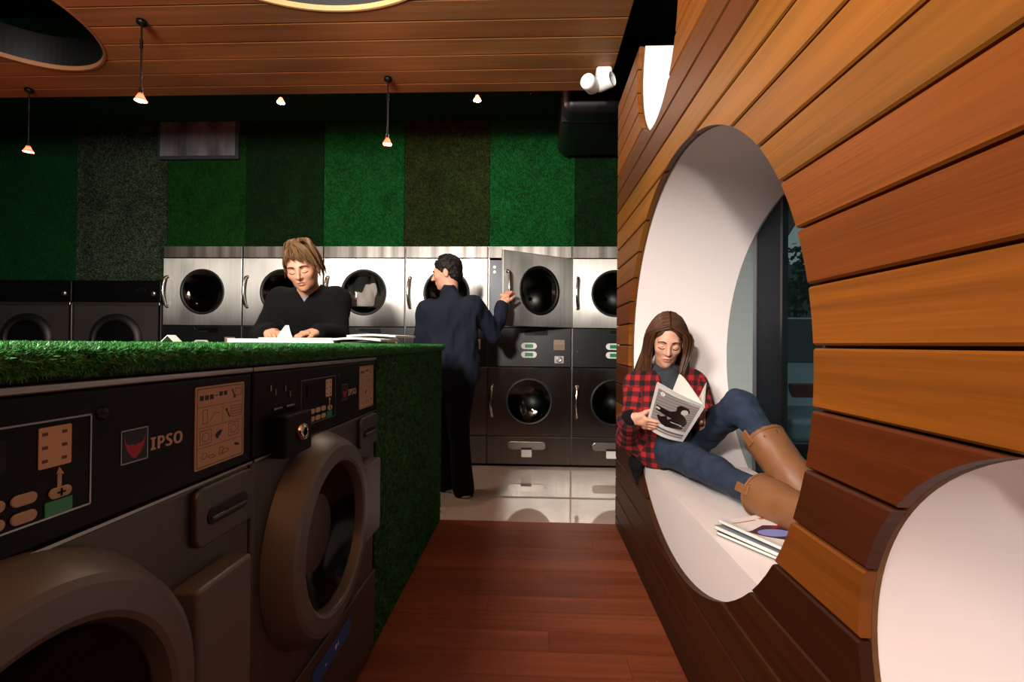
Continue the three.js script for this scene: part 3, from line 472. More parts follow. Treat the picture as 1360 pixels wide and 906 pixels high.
{ // twin white emergency spots under the ceiling corner
  const t = thing('twin_spotlight', 'white twin headed spotlight under the corner of the cedar ceiling', 'spotlight', [0.345 * CK, CH, -2.70 * CK]);
  part('mount', rbox(0.075, 0.05, 0.06, 0.014, 0.03, -0.025, 0.0), M.whitePlastic, t, 'white mounting box');
  const head = (x, y, z, ry, rz) => { const g = lathe([[0.001, -0.05], [0.026, -0.048], [0.034, -0.03], [0.036, 0.03], [0.034, 0.042], [0.029, 0.044], [0.027, 0.034], [0.001, 0.03]], 24); g.rotateX(Math.PI / 2); g.rotateY(ry); g.rotateZ(rz); return g.translate(x, y, z); };
  part('head', head(-0.034, -0.085, 0.02, -0.5, 0.1), M.whitePlastic, t, 'white round lamp head'); part('head', head(0.034, -0.066, 0.0, 0.9, 0.1), M.whitePlastic, t, 'white round lamp head');
  t.scale.setScalar(1.3);
  part('bracket', tube([[0.03, -0.04, 0], [0.0, -0.062, 0.0], [-0.03, -0.08, 0.01]], 0.012, 12, 10), M.whitePlastic, t);
}
// ------------------------------------------------------------------ magazines on the counter and papers
const pagesMat = std(0xe6e2da, 0.6), coverWhite = std(0xe9e7e2, 0.4), coverDark = std(0x25282b, 0.4), coverGrey = std(0x9c9c9a, 0.45);
function magazine(name, label, w, h, th, pos, turn, top, droop = 0) {   // lies flat: cover up
  const t = thing(name, label, 'magazine', pos, turn, 'magazines on the counter');
  const sheet = (y0, y1, s) => { const g = new THREE.BoxGeometry(w * s, y1 - y0, h * s, 12, 1, 2); g.translate(0, (y0 + y1) / 2, 0); const p = g.attributes.position; for (let i = 0; i < p.count; i++) { const k = p.getX(i) / w + 0.5; p.setY(i, p.getY(i) + droop * Math.sin(k * Math.PI)); } g.computeVertexNormals(); return g; };
  part('pages', sheet(0.001, th - 0.0012, 0.985), pagesMat, t); part('cover', merge(sheet(0, 0.001, 1), sheet(th - 0.0012, th, 1)), top, t);
  return t;
}
const CY = TOPY + 0.007;
magazine('magazine', 'thick white magazine lying nearest the edge under the writing hand', 0.46, 0.22, 0.016, [-1.07, CY, -2.14], 0.02, coverWhite);
magazine('magazine', 'dark covered magazine lying on top of the thick white one', 0.34, 0.21, 0.006, [-1.02, CY + 0.017, -2.18], -0.06, coverDark);
magazine('magazine', 'grey magazine lying flat between the stack and the open one', 0.2, 0.2, 0.008, [-0.735, CY, -2.18], 0.1, coverGrey);
magazine('magazine', 'white magazine with bowed pages near the corner of the counter', 0.24, 0.22, 0.008, [-0.735, CY + 0.009, -2.13], -0.12, coverWhite, 0.008);
magazine('magazine', 'topmost white magazine at the right end of the counter pile', 0.24, 0.2, 0.008, [-0.69, CY + 0.0275, -2.22], -0.2, pagesMat, 0.006);
{ // turned-up corner of a sheet between the hands, folded paper at the far left
  const t = tag(part('paper_sheet', (() => { const g = new THREE.PlaneGeometry(0.075, 0.06, 10, 6); const p = g.attributes.position; for (let i = 0; i < p.count; i++) { const x = p.getX(i), y = p.getY(i); p.setXYZ(i, x * (1 - (y + 0.03) * 13), y + 0.03, -0.02 * Math.pow((y + 0.03) / 0.06, 2)); } g.computeVertexNormals(); return g; })(), new THREE.MeshPhysicalMaterial({ color: 0xefefec, roughness: 0.7, side: THREE.DoubleSide }), scene), 'white page corner turned up between the hands', 'paper'); t.position.set(-1.16, CY + 0.022, -2.25);
  const n = thing('folded_card', 'small folded white card standing on the counter at the left', 'card', [-2.05 + 0.72, CY, -1.72]);
  part('leaf', box2(-0.001, 0.001, 0, 0.034, -0.02, 0.02).rotateZ(-0.8), pagesMat, n); part('leaf', box2(-0.001, 0.001, 0, 0.034, -0.02, 0.02).translate(0, 0, 0).rotateZ(0.8).translate(0.048, 0, 0), pagesMat, n);
}
// ------------------------------------------------------------------ magazines on the window seat
const coverArt = (fn) => new THREE.MeshPhysicalMaterial({ map: printTex(256, 340, fn), roughness: 0.3 });
{
  const art = [c => { c.fillStyle = '#e9e6e6'; c.fillRect(0, 0, 256, 340); c.fillStyle = '#3a2038'; c.beginPath(); c.moveTo(0, 130); c.lineTo(120, 90); c.lineTo(256, 150); c.lineTo(256, 250); c.lineTo(90, 230); c.fill(); c.fillStyle = '#7f8fd0'; c.beginPath(); c.ellipse(100, 160, 60, 34, 0.3, 0, 7); c.fill(); c.fillStyle = '#8d1f34'; c.fillRect(130, 110, 110, 18); c.fillStyle = '#1a1418'; c.fillRect(110, 200, 140, 16); c.fillStyle = '#c9763a'; c.fillRect(30, 36, 110, 8); c.fillRect(160, 30, 60, 14); }, c => { c.fillStyle = '#d7dadb'; c.fillRect(0, 0, 256, 340); c.fillStyle = '#88939a'; c.fillRect(0, 0, 40, 340); }, c => { c.fillStyle = '#c8cfd1'; c.fillRect(0, 0, 256, 340); c.fillStyle = '#3a4a52'; c.fillRect(0, 0, 20, 340); }];
  const lab = ['colourful magazine on top of the pile on the round window seat', 'white magazine in the middle of the pile on the window seat', 'pale magazine at the bottom of the pile on the window seat'];
  let y = 0.5415;
  [[2, 0.010, 0.705, -1.405, 0.50], [1, 0.012, 0.700, -1.41, 0.46], [0, 0.010, 0.712, -1.415, 0.42]].forEach(([k, th, x, z, a]) => {
    const t = thing('seat_magazine', lab[k], 'magazine', [x, y, z], a, 'magazines piled on the window seat');
    const lift = g => { const p = g.attributes.position; for (let i = 0; i < p.count; i++) { const q = Math.max(0, -(p.getX(i) + 0.06) / 0.05); p.setY(i, p.getY(i) + 0.008 * q * q * (k === 2 ? 0.3 : k === 1 ? 0.5 : 1)); } g.computeVertexNormals(); return g; };
    const sh = (y0, y1, s) => lift(new THREE.BoxGeometry(0.21 * s, y1 - y0, 0.27 * s, 16, 1, 2).translate(0, (y0 + y1) / 2, 0));
    part('pages', sh(0.001, th - 0.001, 0.985), pagesMat, t);
    const c = sh(th - 0.001, th, 1); planarUV(c, 0, 2); const u = c.attributes.uv; for (let i = 0; i < u.count; i++) u.setXY(i, u.getX(i) / 0.21 + 0.5, 0.5 - u.getY(i) / 0.27); part('cover', c, coverArt(art[k]), t); part('back_cover', sh(0, 0.001, 1), std(0x3c4448, 0.4), t);
    y += th + 0.0006;
  });
}

// ------------------------------------------------------------------ people: signed-distance bodies meshed with surface nets
const sub3 = (a, b) => [a[0] - b[0], a[1] - b[1], a[2] - b[2]], add3 = (a, b, s = 1) => [a[0] + b[0] * s, a[1] + b[1] * s, a[2] + b[2] * s], mix3 = (a, b, t) => [a[0] + (b[0] - a[0]) * t, a[1] + (b[1] - a[1]) * t, a[2] + (b[2] - a[2]) * t], len3 = a => Math.hypot(...a);
const norm3 = a => { const l = len3(a) || 1; return [a[0] / l, a[1] / l, a[2] / l]; }, cross3 = (a, b) => [a[1] * b[2] - a[2] * b[1], a[2] * b[0] - a[0] * b[2], a[0] * b[1] - a[1] * b[0]];
const cap = (a, b, ra, rb, k = 0.03) => ({ t: 0, a, b, ra, rb, k }), ell = (c, r, k = 0.02) => ({ t: 1, c, r, k }), dent = (c, r, k = 0.01) => ({ t: 1, c, r, k, neg: true });
function pd(p, x, y, z) {
  if (p.t === 0) { const bx = p.b[0] - p.a[0], by = p.b[1] - p.a[1], bz = p.b[2] - p.a[2], ax = x - p.a[0], ay = y - p.a[1], az = z - p.a[2]; const l = bx * bx + by * by + bz * bz; let h = l > 0 ? (ax * bx + ay * by + az * bz) / l : 0; h = h < 0 ? 0 : h > 1 ? 1 : h; return Math.hypot(ax - bx * h, ay - by * h, az - bz * h) - (p.ra + (p.rb - p.ra) * h); }
  const qx = (x - p.c[0]) / p.r[0], qy = (y - p.c[1]) / p.r[1], qz = (z - p.c[2]) / p.r[2], k0 = Math.hypot(qx, qy, qz), k1 = Math.hypot(qx / p.r[0], qy / p.r[1], qz / p.r[2]); return k1 > 1e-9 ? k0 * (k0 - 1) / k1 : -Math.min(...p.r);
}
function field(prims, grow = 0, disp) {
  return (x, y, z) => { let d = 1e3; for (const p of prims) { const e = pd(p, x, y, z); const k = p.k; if (p.neg) { const h = Math.max(k - Math.abs(-e - d), 0) / k; d = Math.max(d, -e) + h * h * k * 0.25; } else { const h = Math.max(k - Math.abs(e - d), 0) / k; d = Math.min(d, e) - h * h * k * 0.25; } } d -= grow; if (disp && d < 0.05 && d > -0.05) d += disp(x, y, z); return d; };
}
function n3(x, y, z, s) { const xi = Math.floor(x), yi = Math.floor(y), zi = Math.floor(z), f = t => t * t * (3 - 2 * t), u = f(x - xi), v = f(y - yi), w = f(z - zi); const h = (a, b, c) => hash(a + c * 57, b - c * 131, s); const l = (a, b, t) => a + (b - a) * t; return l(l(l(h(xi, yi, zi), h(xi + 1, yi, zi), u), l(h(xi, yi + 1, zi), h(xi + 1, yi + 1, zi), u), v), l(l(h(xi, yi, zi + 1), h(xi + 1, yi, zi + 1), u), l(h(xi, yi + 1, zi + 1), h(xi + 1, yi + 1, zi + 1), u), v), w) - 0.5; }
function bounds(prims, pad) { const lo = [1e9, 1e9, 1e9], hi = [-1e9, -1e9, -1e9]; for (const p of prims) { if (p.neg) continue; const L = p.t === 0 ? [[p.a, [p.ra, p.ra, p.ra]], [p.b, [p.rb, p.rb, p.rb]]] : [[p.c, p.r]]; for (const [c, r] of L) for (let k = 0; k < 3; k++) { lo[k] = Math.min(lo[k], c[k] - r[k] - pad); hi[k] = Math.max(hi[k], c[k] + r[k] + pad); } } return [lo, hi]; }
function nets(f, [lo, hi], c) {
  const n = [0, 1, 2].map(k => Math.ceil((hi[k] - lo[k]) / c) + 2), G = new Float32Array(n[0] * n[1] * n[2]), I = (i, j, k) => (k * n[1] + j) * n[0] + i;
  for (let k = 0; k < n[2]; k++) for (let j = 0; j < n[1]; j++) for (let i = 0; i < n[0]; i++) G[I(i, j, k)] = f(lo[0] + i * c, lo[1] + j * c, lo[2] + k * c);
  const vid = new Int32Array(G.length).fill(-1), P = [], Q = [];
  const E = [[0, 1], [2, 3], [4, 5], [6, 7], [0, 2], [1, 3], [4, 6], [5, 7], [0, 4], [1, 5], [2, 6], [3, 7]];
  for (let k = 0; k < n[2] - 1; k++) for (let j = 0; j < n[1] - 1; j++) for (let i = 0; i < n[0] - 1; i++) {
    const v = []; let m = 0; for (let q = 0; q < 8; q++) { const g = G[I(i + (q & 1), j + (q >> 1 & 1), k + (q >> 2))]; v.push(g); if (g < 0) m |= 1 << q; } if (m === 0 || m === 255) continue;
    let sx = 0, sy = 0, sz = 0, cnt = 0; for (const [a, b] of E) if ((v[a] < 0) !== (v[b] < 0)) { const t = v[a] / (v[a] - v[b]); sx += (a & 1) + ((b & 1) - (a & 1)) * t; sy += (a >> 1 & 1) + ((b >> 1 & 1) - (a >> 1 & 1)) * t; sz += (a >> 2) + ((b >> 2) - (a >> 2)) * t; cnt++; }
    vid[I(i, j, k)] = P.length / 3; P.push(lo[0] + (i + sx / cnt) * c, lo[1] + (j + sy / cnt) * c, lo[2] + (k + sz / cnt) * c);
  }
  for (let k = 1; k < n[2] - 1; k++) for (let j = 1; j < n[1] - 1; j++) for (let i = 1; i < n[0] - 1; i++) {
    const a = G[I(i, j, k)] < 0; const quad = (p, q, r, s, fl) => { if (p < 0 || q < 0 || r < 0 || s < 0) return; fl ? Q.push(p, q, r, p, r, s) : Q.push(p, r, q, p, s, r); };
    if (a !== G[I(i + 1, j, k)] < 0) quad(vid[I(i, j - 1, k - 1)], vid[I(i, j, k - 1)], vid[I(i, j, k)], vid[I(i, j - 1, k)], a);
    if (a !== G[I(i, j + 1, k)] < 0) quad(vid[I(i - 1, j, k - 1)], vid[I(i - 1, j, k)], vid[I(i, j, k)], vid[I(i, j, k - 1)], a);
    if (a !== G[I(i, j, k + 1)] < 0) quad(vid[I(i - 1, j - 1, k)], vid[I(i, j - 1, k)], vid[I(i, j, k)], vid[I(i - 1, j, k)], a);
  }
  const g = new THREE.BufferGeometry(); g.setAttribute('position', new THREE.Float32BufferAttribute(P, 3)); g.setIndex(Q); g.computeVertexNormals(); return g;
}
function colored(g, fn) { const p = g.attributes.position, a = new Float32Array(p.count * 3); for (let i = 0; i < p.count; i++) a.set(fn(p.getX(i), p.getY(i), p.getZ(i)), 3 * i); g.setAttribute('color', new THREE.BufferAttribute(a, 3)); return g; }
const joinIdx = gs => mergeGeometries(gs.map(g => { const o = new THREE.BufferGeometry(); for (const k of ['position', 'normal', 'color']) o.setAttribute(k, g.attributes[k]); o.setIndex(g.index); return o; }));
// ---- head in its own frame: origin mid-head, +z the way the face looks, +y up, metres
function headPrims(o = {}) {
  const j = o.jaw ?? 1, nz = o.nose ?? 1;
  return [ell([0, 0.036, -0.014], [0.075, 0.084, 0.096], 0.02), ell([0, -0.022, 0.022], [0.062 * j, 0.078, 0.070], 0.03), ell([0, -0.072, 0.030], [0.045 * j, 0.036, 0.048], 0.03), ell([0, -0.094, 0.066], [0.018 * j, 0.015, 0.016], 0.02),
    cap([-0.034, 0.026, 0.076], [0.034, 0.026, 0.076], 0.012, 0.012, 0.02), ell([-0.040, -0.018, 0.064], [0.018 * j, 0.016, 0.016], 0.03), ell([0.040, -0.018, 0.064], [0.018 * j, 0.016, 0.016], 0.03),
    dent([-0.032, 0.007, 0.101], [0.021, 0.014, 0.020], 0.010), dent([0.032, 0.007, 0.101], [0.021, 0.014, 0.020], 0.010), ell([-0.032, 0.003, 0.0745], [0.0155, 0.0115, 0.0125], 0.004), ell([0.032, 0.003, 0.0745], [0.0155, 0.0115, 0.0125], 0.004),
    cap([0, 0.016, 0.086], [0, -0.026, 0.100 + 0.010 * nz], 0.0075, 0.0105, 0.012), ell([-0.010, -0.030, 0.094], [0.0085, 0.007, 0.010], 0.006), ell([0.010, -0.030, 0.094], [0.0085, 0.007, 0.010], 0.006),
    cap([-0.019, -0.0555, 0.083], [0.019, -0.0555, 0.083], 0.0045, 0.0045, 0.006), ell([0, -0.0545, 0.0885], [0.017, 0.0050, 0.007], 0.004), ell([0, -0.0665, 0.0865], [0.016, 0.0058, 0.0075], 0.005), dent([0, -0.0603, 0.0975], [0.022, 0.0016, 0.009], 0.003),
    ell([-0.077, -0.004, -0.010], [0.009, 0.031, 0.019], 0.008), ell([0.077, -0.004, -0.010], [0.009, 0.031, 0.019], 0.008), dent([-0.087, -0.002, -0.006], [0.006, 0.018, 0.010], 0.006), dent([0.087, -0.002, -0.006], [0.006, 0.018, 0.010], 0.006)];
}
function headMesh(o, M4, skin, lip, neckTo) {
  const inv = M4.clone().invert(), nb = V(...neckTo).applyMatrix4(inv);
  const pr = [...headPrims(o), cap([0, -0.05, -0.022], [nb.x, nb.y, nb.z], o.neckR ?? 0.048, (o.neckR ?? 0.048) * 1.12, 0.03)];
  const g = nets(field(pr), bounds(pr, 0.012), 0.0034);
  colored(g, (x, y, z) => { const L = Math.max(0, 1 - Math.hypot(x / 0.022, (y + 0.0605) / 0.0105, (z - 0.088) / 0.016)); const s = Math.min(1, L * 2.2); const st = o.stubble && y < -0.035 && y > -0.12 && z > -0.01 ? 0.16 * Math.min(1, (-0.035 - y) / 0.03) : 0; const n = 1 + 0.05 * n3(x * 90, y * 90, z * 90, 3); return [0, 1, 2].map(k => (skin[k] * (1 - s) + lip[k] * s) * (1 - st * [0.7, 0.9, 0.95][k]) * n); });
  g.applyMatrix4(M4); return g;
}
const faceFrame = (pos, fwd, up) => { const f = V(...fwd).normalize(), r = V(...up).normalize().cross(f).normalize(), u = f.clone().cross(r); return new THREE.Matrix4().makeBasis(r, u, f).setPosition(...pos); };
// ---- hand: wrist frame, +y along the fingers, +z out of the palm, thumb on the s side of x
function handMesh(wrist, dir, palm, s, curl, thumb, skin, size = 1, forearm) {
  const y = V(...dir).normalize(), z = V(...palm).addScaledVector(y, -V(...palm).dot(y)).normalize(), x = y.clone().cross(z), M4 = new THREE.Matrix4().makeBasis(x, y, z).setPosition(...wrist);
  const pr = [cap([-0.022, 0.030, 0], [0.022, 0.030, 0], 0.014, 0.014, 0.012), cap([-0.028, 0.078, 0], [0.028, 0.078, 0], 0.0115, 0.0115, 0.014), cap([0, -0.012, 0], [0, 0.05, 0], 0.021, 0.02, 0.02), cap([0.024 * s, 0.030, 0.004], [0.034 * s, 0.055, 0.010], 0.014, 0.011, 0.014)];
  const L = [0.040, 0.045, 0.042, 0.032];
  for (let f = 0; f < 4; f++) { let p = [(0.0285 - 0.019 * f) * s, 0.080 - (f === 3 ? 0.008 : 0), 0], a = 0; const c = Array.isArray(curl) ? curl[f] : curl; const sp = (1.5 - f) * 0.05 * s; const seg = [L[f], L[f] * 0.62, L[f] * 0.5], ang = [c * 0.75, c * 1.0, c * 0.7], r = [0.0088, 0.0082, 0.0074, 0.0062]; for (let i = 0; i < 3; i++) { a += ang[i]; const q = [p[0] + Math.sin(sp) * seg[i] * Math.cos(a), p[1] + Math.cos(a) * seg[i], p[2] + Math.sin(a) * seg[i]]; pr.push(cap(p, q, r[i], r[i + 1], 0.004)); p = q; } }
  let p = [0.030 * s, 0.040, 0.008]; for (const [l, ax, az, r0, r1] of [[0.036, thumb[0], thumb[1], 0.0115, 0.0098], [0.030, thumb[0] * 0.5, thumb[1] * 1.6, 0.0098, 0.0075]]) { const d = norm3([Math.sin(ax) * s, Math.cos(ax), Math.sin(az)]); const q = add3(p, d, l); pr.push(cap(p, q, r0, r1, 0.006)); p = q; }
  for (const q of pr) { for (const k of ['a', 'b']) q[k] = q[k].map(v => v * size); q.ra *= size; q.rb *= size; }
  if (forearm) { const e = V(...forearm).applyMatrix4(M4.clone().invert()); const d = norm3([e.x, e.y, e.z]); pr.push(cap([0, 0, 0], [d[0] * 0.06, d[1] * 0.06, d[2] * 0.06], 0.0215 * size, 0.025 * size, 0.02)); }
  const g = nets(field(pr), bounds(pr, 0.008), 0.0030); colored(g, (a, b, c) => { const n = 1 + 0.05 * n3(a * 120, b * 120, c * 120, 5); return skin.map(v => v * n); }); g.applyMatrix4(M4); return g;
}
// locks of hair: tapered, slightly flattened tubes through control points
function lock(pts, r0, r1, seg = 14, rad = 5) { const c = new THREE.CatmullRomCurve3(pts.map(p => V(...p))), g = new THREE.TubeGeometry(c, seg, 1, rad); const p = g.attributes.position; for (let i = 0; i <= seg; i++) { const t = i / seg, q = c.getPointAt(t), r = r0 + (r1 - r0) * t * t; for (let j = 0; j <= rad; j++) { const k = i * (rad + 1) + j; p.setXYZ(k, q.x + (p.getX(k) - q.x) * r, q.y + (p.getY(k) - q.y) * r, q.z + (p.getZ(k) - q.z) * r); } } g.computeVertexNormals(); return g; }
function hairMesh(L, hex, rough, vary) {                 // cap and locks joined, each lock with its own tint
  const c = lin(hex); let i = 0;
  const G = L.map(g => { const h = g.index ? g.toNonIndexed() : g, o = new THREE.BufferGeometry(), k = i++ ? 1 + (hash(i, 77, 5) - 0.5) * 2 * vary : 0.85, n = h.attributes.position.count, a = new Float32Array(n * 3); for (let q = 0; q < n; q++) { a[3 * q] = c[0] * k; a[3 * q + 1] = c[1] * k; a[3 * q + 2] = c[2] * k; } o.setAttribute('position', h.attributes.position); o.setAttribute('normal', h.attributes.normal); o.setAttribute('color', new THREE.BufferAttribute(a, 3)); return o; });
  return [mergeGeometries(G), new THREE.MeshPhysicalMaterial({ vertexColors: true, roughness: rough, specularIntensity: 0.6 })];
}
const skinMat = new THREE.MeshPhysicalMaterial({ vertexColors: true, roughness: 0.52, color: 0xffffff });
const lin = hex => { const c = new THREE.Color(hex); return [c.r, c.g, c.b]; };
function bodyPrims(J, r = 1) {
  const nk = J.neck, pl = J.pelvis, ch = mix3(pl, nk, 0.72), out = [];
  out.push(cap(J.hipR, add3(mix3(J.shR, ch, 0.35), [0, -0.03, 0]), 0.098 * r, 0.088 * r, 0.06), cap(J.hipL, add3(mix3(J.shL, ch, 0.35), [0, -0.03, 0]), 0.098 * r, 0.088 * r, 0.06), cap(pl, ch, 0.105 * r, 0.108 * r, 0.06), cap(J.shR, J.shL, 0.058 * r, 0.058 * r, 0.05), cap(ch, nk, 0.09 * r, 0.052 * r, 0.05));
  for (const s of ['R', 'L']) out.push(cap(J['sh' + s], J['el' + s], 0.054 * r, 0.040 * r, 0.04), cap(J['el' + s], J['wr' + s], 0.040 * r, 0.025, 0.02));
  for (const s of ['R', 'L']) out.push(cap(J['hip' + s], J['kn' + s], 0.092 * r, 0.058 * r, 0.05), cap(J['kn' + s], J['an' + s], 0.056 * r, 0.036 * r, 0.03), cap(J['an' + s], J['toe' + s], 0.034, 0.026, 0.02));
  return out;
}
const torsoOf = (J, r) => bodyPrims(J, r).slice(0, 5), armsOf = (J, r) => bodyPrims(J, r).slice(5, 9), legsOf = (J, r) => bodyPrims(J, r).slice(9);
function lashes(M4, parent, mat, browMat, brow = 0.0026) {
  for (const s of [-1, 1]) {
    const l = part('eyelash', tube([[s * 0.017, -0.0040, 0.0875], [s * 0.026, -0.0075, 0.0895], [s * 0.036, -0.0075, 0.0885], [s * 0.048, -0.002, 0.0815]], 0.0021, 12, 5), mat, parent); l.geometry.applyMatrix4(M4);
    const b = part('eyebrow', lock([[s * 0.013, 0.0225, 0.0925], [s * 0.028, 0.0285, 0.0915], [s * 0.042, 0.0265, 0.0850], [s * 0.052, 0.0195, 0.0755]], brow, brow * 0.4, 12, 6), browMat, parent); b.geometry.applyMatrix4(M4);
  }
}
const fabric = (hex, rough = 0.85, bump = 0.0006) => new THREE.MeshPhysicalMaterial({ color: hex, roughness: rough, specularIntensity: 0.4 });
const folds = (amp, fx, fy, fz, s) => (x, y, z) => amp * (n3(x * fx, y * fy, z * fz, s) + 0.5 * n3(x * fx * 2.3, y * fy * 2.3, z * fz * 2.3, s + 1));

// ================= man in the black sweater, writing at the counter
{
  const t = thing('person', 'man in a black v-neck sweater with shaggy fair hair, looking down at the counter', 'person', [0, 0, 0]);
  const J = { pelvis: [-1.26, 0.93, -2.80], neck: [-1.245, 1.385, -2.67], shR: [-1.405, 1.325, -2.69], shL: [-1.095, 1.335, -2.69], elR: [-1.455, 1.135, -2.585], elL: [-1.045, 1.14, -2.585], wrR: [-1.292, 1.152, -2.36], wrL: [-1.058, 1.152, -2.385],
    hipR: [-1.35, 0.90, -2.80], hipL: [-1.17, 0.90, -2.80], knR: [-1.36, 0.49, -2.78], knL: [-1.16, 0.49, -2.78], anR: [-1.36, 0.085, -2.83], anL: [-1.16, 0.085, -2.83], toeR: [-1.37, 0.035, -2.70], toeL: [-1.15, 0.035, -2.70] };
  const skin = lin('#c88f72'), lip = lin('#a8604f');
  const HM = faceFrame([-1.218, 1.492, -2.545], [0.15, -0.36, 0.93], [-0.12, 1, 0.30]);
  const head = headMesh({ neckR: 0.053, stubble: true, jaw: 1.04 }, HM, skin, lip, [-1.243, 1.36, -2.665]);
  const bp = bodyPrims(J, 0.9), bg = colored(nets(field(bp), bounds(bp, 0.02), 0.014), () => skin);
  const hr = handMesh(J.wrR, [0.72, -0.16, 0.66], [0.25, -1, 0.0], -1, [0.75, 0.95, 1.05, 1.1], [0.35, 0.35], skin, 0.96, J.elR), hl = handMesh(J.wrL, [-0.52, -0.10, 0.80], [-0.1, -1, 0.1], 1, [0.35, 0.35, 0.4, 0.45], [0.5, 0.2], skin, 0.96, J.elL);
  part('body', joinIdx([bg, head, hr, hl]), skinMat, t, 'fair skin');
  const neckFront = add3(J.neck, [0.006, -0.02, 0.045]);
  const sw = [...torsoOf(J, 1), ...armsOf(J, 1.08)];
  const swf = field(sw, 0.016, folds(0.014, 9, 7, 9, 21)), vcut = (x, y, z) => Math.max(Math.abs(x - J.neck[0] - 0.012) - 0.62 * (y - J.neck[1] + 0.068), J.neck[2] - 0.005 - z, Math.hypot(x - J.neck[0], y - J.neck[1], z - J.neck[2]) - 0.2);
  const ncut = field([cap(add3(J.neck, [0, 0.03, 0]), add3(J.neck, [0.02, 0.12, 0.06]), 0.062, 0.07, 0.01)]);
  part('sweater', nets((x, y, z) => Math.max(swf(x, y, z), -vcut(x, y, z), -ncut(x, y, z)), bounds(sw, 0.05), 0.0085), fabric(0x050506, 0.95), t, 'black v-neck sweater');
  const tee = [cap(add3(J.neck, [0, -0.10, 0.0]), add3(J.neck, [0.004, 0.010, 0.012]), 0.074, 0.056, 0.03), { ...cap(add3(J.neck, [0.012, 0.10, 0.06]), add3(J.neck, [0.010, 0.022, 0.080]), 0.056, 0.030, 0.01), neg: true }];
  part('undershirt', nets(field(tee, 0.004), bounds([tee[0]], 0.02), 0.006), fabric(0x77777a, 0.9), t, 'grey undershirt in the neckline');
  const tr = [...legsOf(J, 1).filter((_, i) => i % 3 !== 2), cap(J.hipR, J.hipL, 0.1, 0.1, 0.05)];
  part('trousers', nets(field(tr, 0.014), bounds(tr, 0.04), 0.016), fabric(0x15171c, 0.9), t);
  for (const s of ['R', 'L']) { const sh = [cap(add3(J['an' + s], [0, -0.04, -0.02]), J['toe' + s], 0.042, 0.036, 0.02), cap(J['an' + s], add3(J['an' + s], [0, -0.03, 0]), 0.046, 0.046, 0.02)]; part('shoe', nets(field(sh, 0.003), bounds(sh, 0.02), 0.010), fabric(0x0a0a0a, 0.6), t); }
  // hair: cap plus loose locks swept sideways over the forehead
  const hp = [ell([0, 0.046, -0.024], [0.085, 0.094, 0.100], 0.02), { t: 1, c: [0, -0.005, 0.100], r: [0.070, 0.112, 0.075], k: 0.014, neg: true }, { t: 1, c: [0, -0.13, -0.01], r: [0.14, 0.10, 0.16], k: 0.01, neg: true }];
  const L = [nets(field(hp, 0.002, (x, y, z) => 0.007 * n3(x * 60, y * 26, z * 60, 9)), bounds([hp[0]], 0.02), 0.005)];
  for (let i = 0; i < 300; i++) {
    const a = rr(-Math.PI, Math.PI), x0 = 0.028 + rr(-0.03, 0.03), z0 = -0.01 + rr(-0.03, 0.03), side = Math.sin(a), fr = Math.cos(a), L0 = fr > 0.5 ? (side > 0.15 ? rr(-0.004, 0.040) : side > -0.3 ? rr(0.028, 0.062) : rr(0.02, 0.055)) : Math.abs(side) > 0.6 ? rr(-0.058, 0.0) : rr(-0.09, -0.04);
    const R = (k) => [0.088 * side * k + (fr > 0.4 ? 0.022 * (0.4 - side) + rr(-0.012, 0.012) : 0), 0, 0.102 * fr * k - 0.022];
    if (fr > 0.35) { if (rnd() < 0.45) continue; const u = rnd(), ex = -0.060 + 0.150 * u, rx = -0.028 + rr(-0.012, 0.030), ey = 0.080 - 0.085 * u * u * u + rr(-0.022, 0.006), ez = 0.098 - 0.9 * ex * ex / 0.16 * 1.0 + rr(-0.003, 0.006); L.push(lock([[rx, 0.143 + rr(-0.004, 0.008), -0.01 + rr(-0.03, 0.03)], [rx + (ex - rx) * 0.35, 0.137 + rr(-0.006, 0.010), 0.040 + rr(-0.01, 0.01)], [rx + (ex - rx) * 0.75, 0.110 + rr(-0.008, 0.006), 0.072], [ex, (0.1 + ey) / 2, ez], [ex + 0.012 + rr(-0.006, 0.01), ey, ez + rr(-0.004, 0.004)]], rr(0.004, 0.008), 0.0008, 12, 5)); continue; }
    const m = R(0.78), e = R(1.03 + rr(-0.02, 0.06));
    L.push(lock([[x0 - 0.02, 0.142 + rr(-0.004, 0.008), z0], [x0 - 0.02 + (m[0] - x0 + 0.02) * 0.55, 0.137 + rr(-0.006, 0.010), z0 + (m[2] - z0) * 0.55], [m[0], 0.104 + rr(-0.006, 0.010), m[2]], [e[0], (0.06 + L0) / 2 + 0.014, e[2]], [e[0] * (1.0 + rr(-0.08, 0.08)) + rr(-0.01, 0.01), L0, e[2] * (1 + rr(-0.05, 0.05))]], rr(0.004, 0.0085), 0.0008, 12, 5));
  }
  const hair = part('hair', ...hairMesh(L, 0x5f4428, 0.5, 0.5), t, 'shaggy dark blond hair'); hair.geometry.applyMatrix4(HM);
  lashes(HM, t, std(0x2a1c14, 0.8), std(0x4a3220, 0.8), 0.0042);
  const pen = thing('pen', 'dark pen held in the writing hand', 'pen', [-1.19, 1.135, -2.285]); part('barrel', cyl(0.0035, 0.0035, 0.12, 10).rotateZ(0.7).rotateY(0.5).translate(0.02, 0.03, -0.02), M.blackGloss, pen); part('tip', new THREE.ConeGeometry(0.0035, 0.012, 10).rotateZ(Math.PI + 0.7).rotateY(0.5).translate(-0.017, -0.018, 0.0), M.chrome, pen);
}
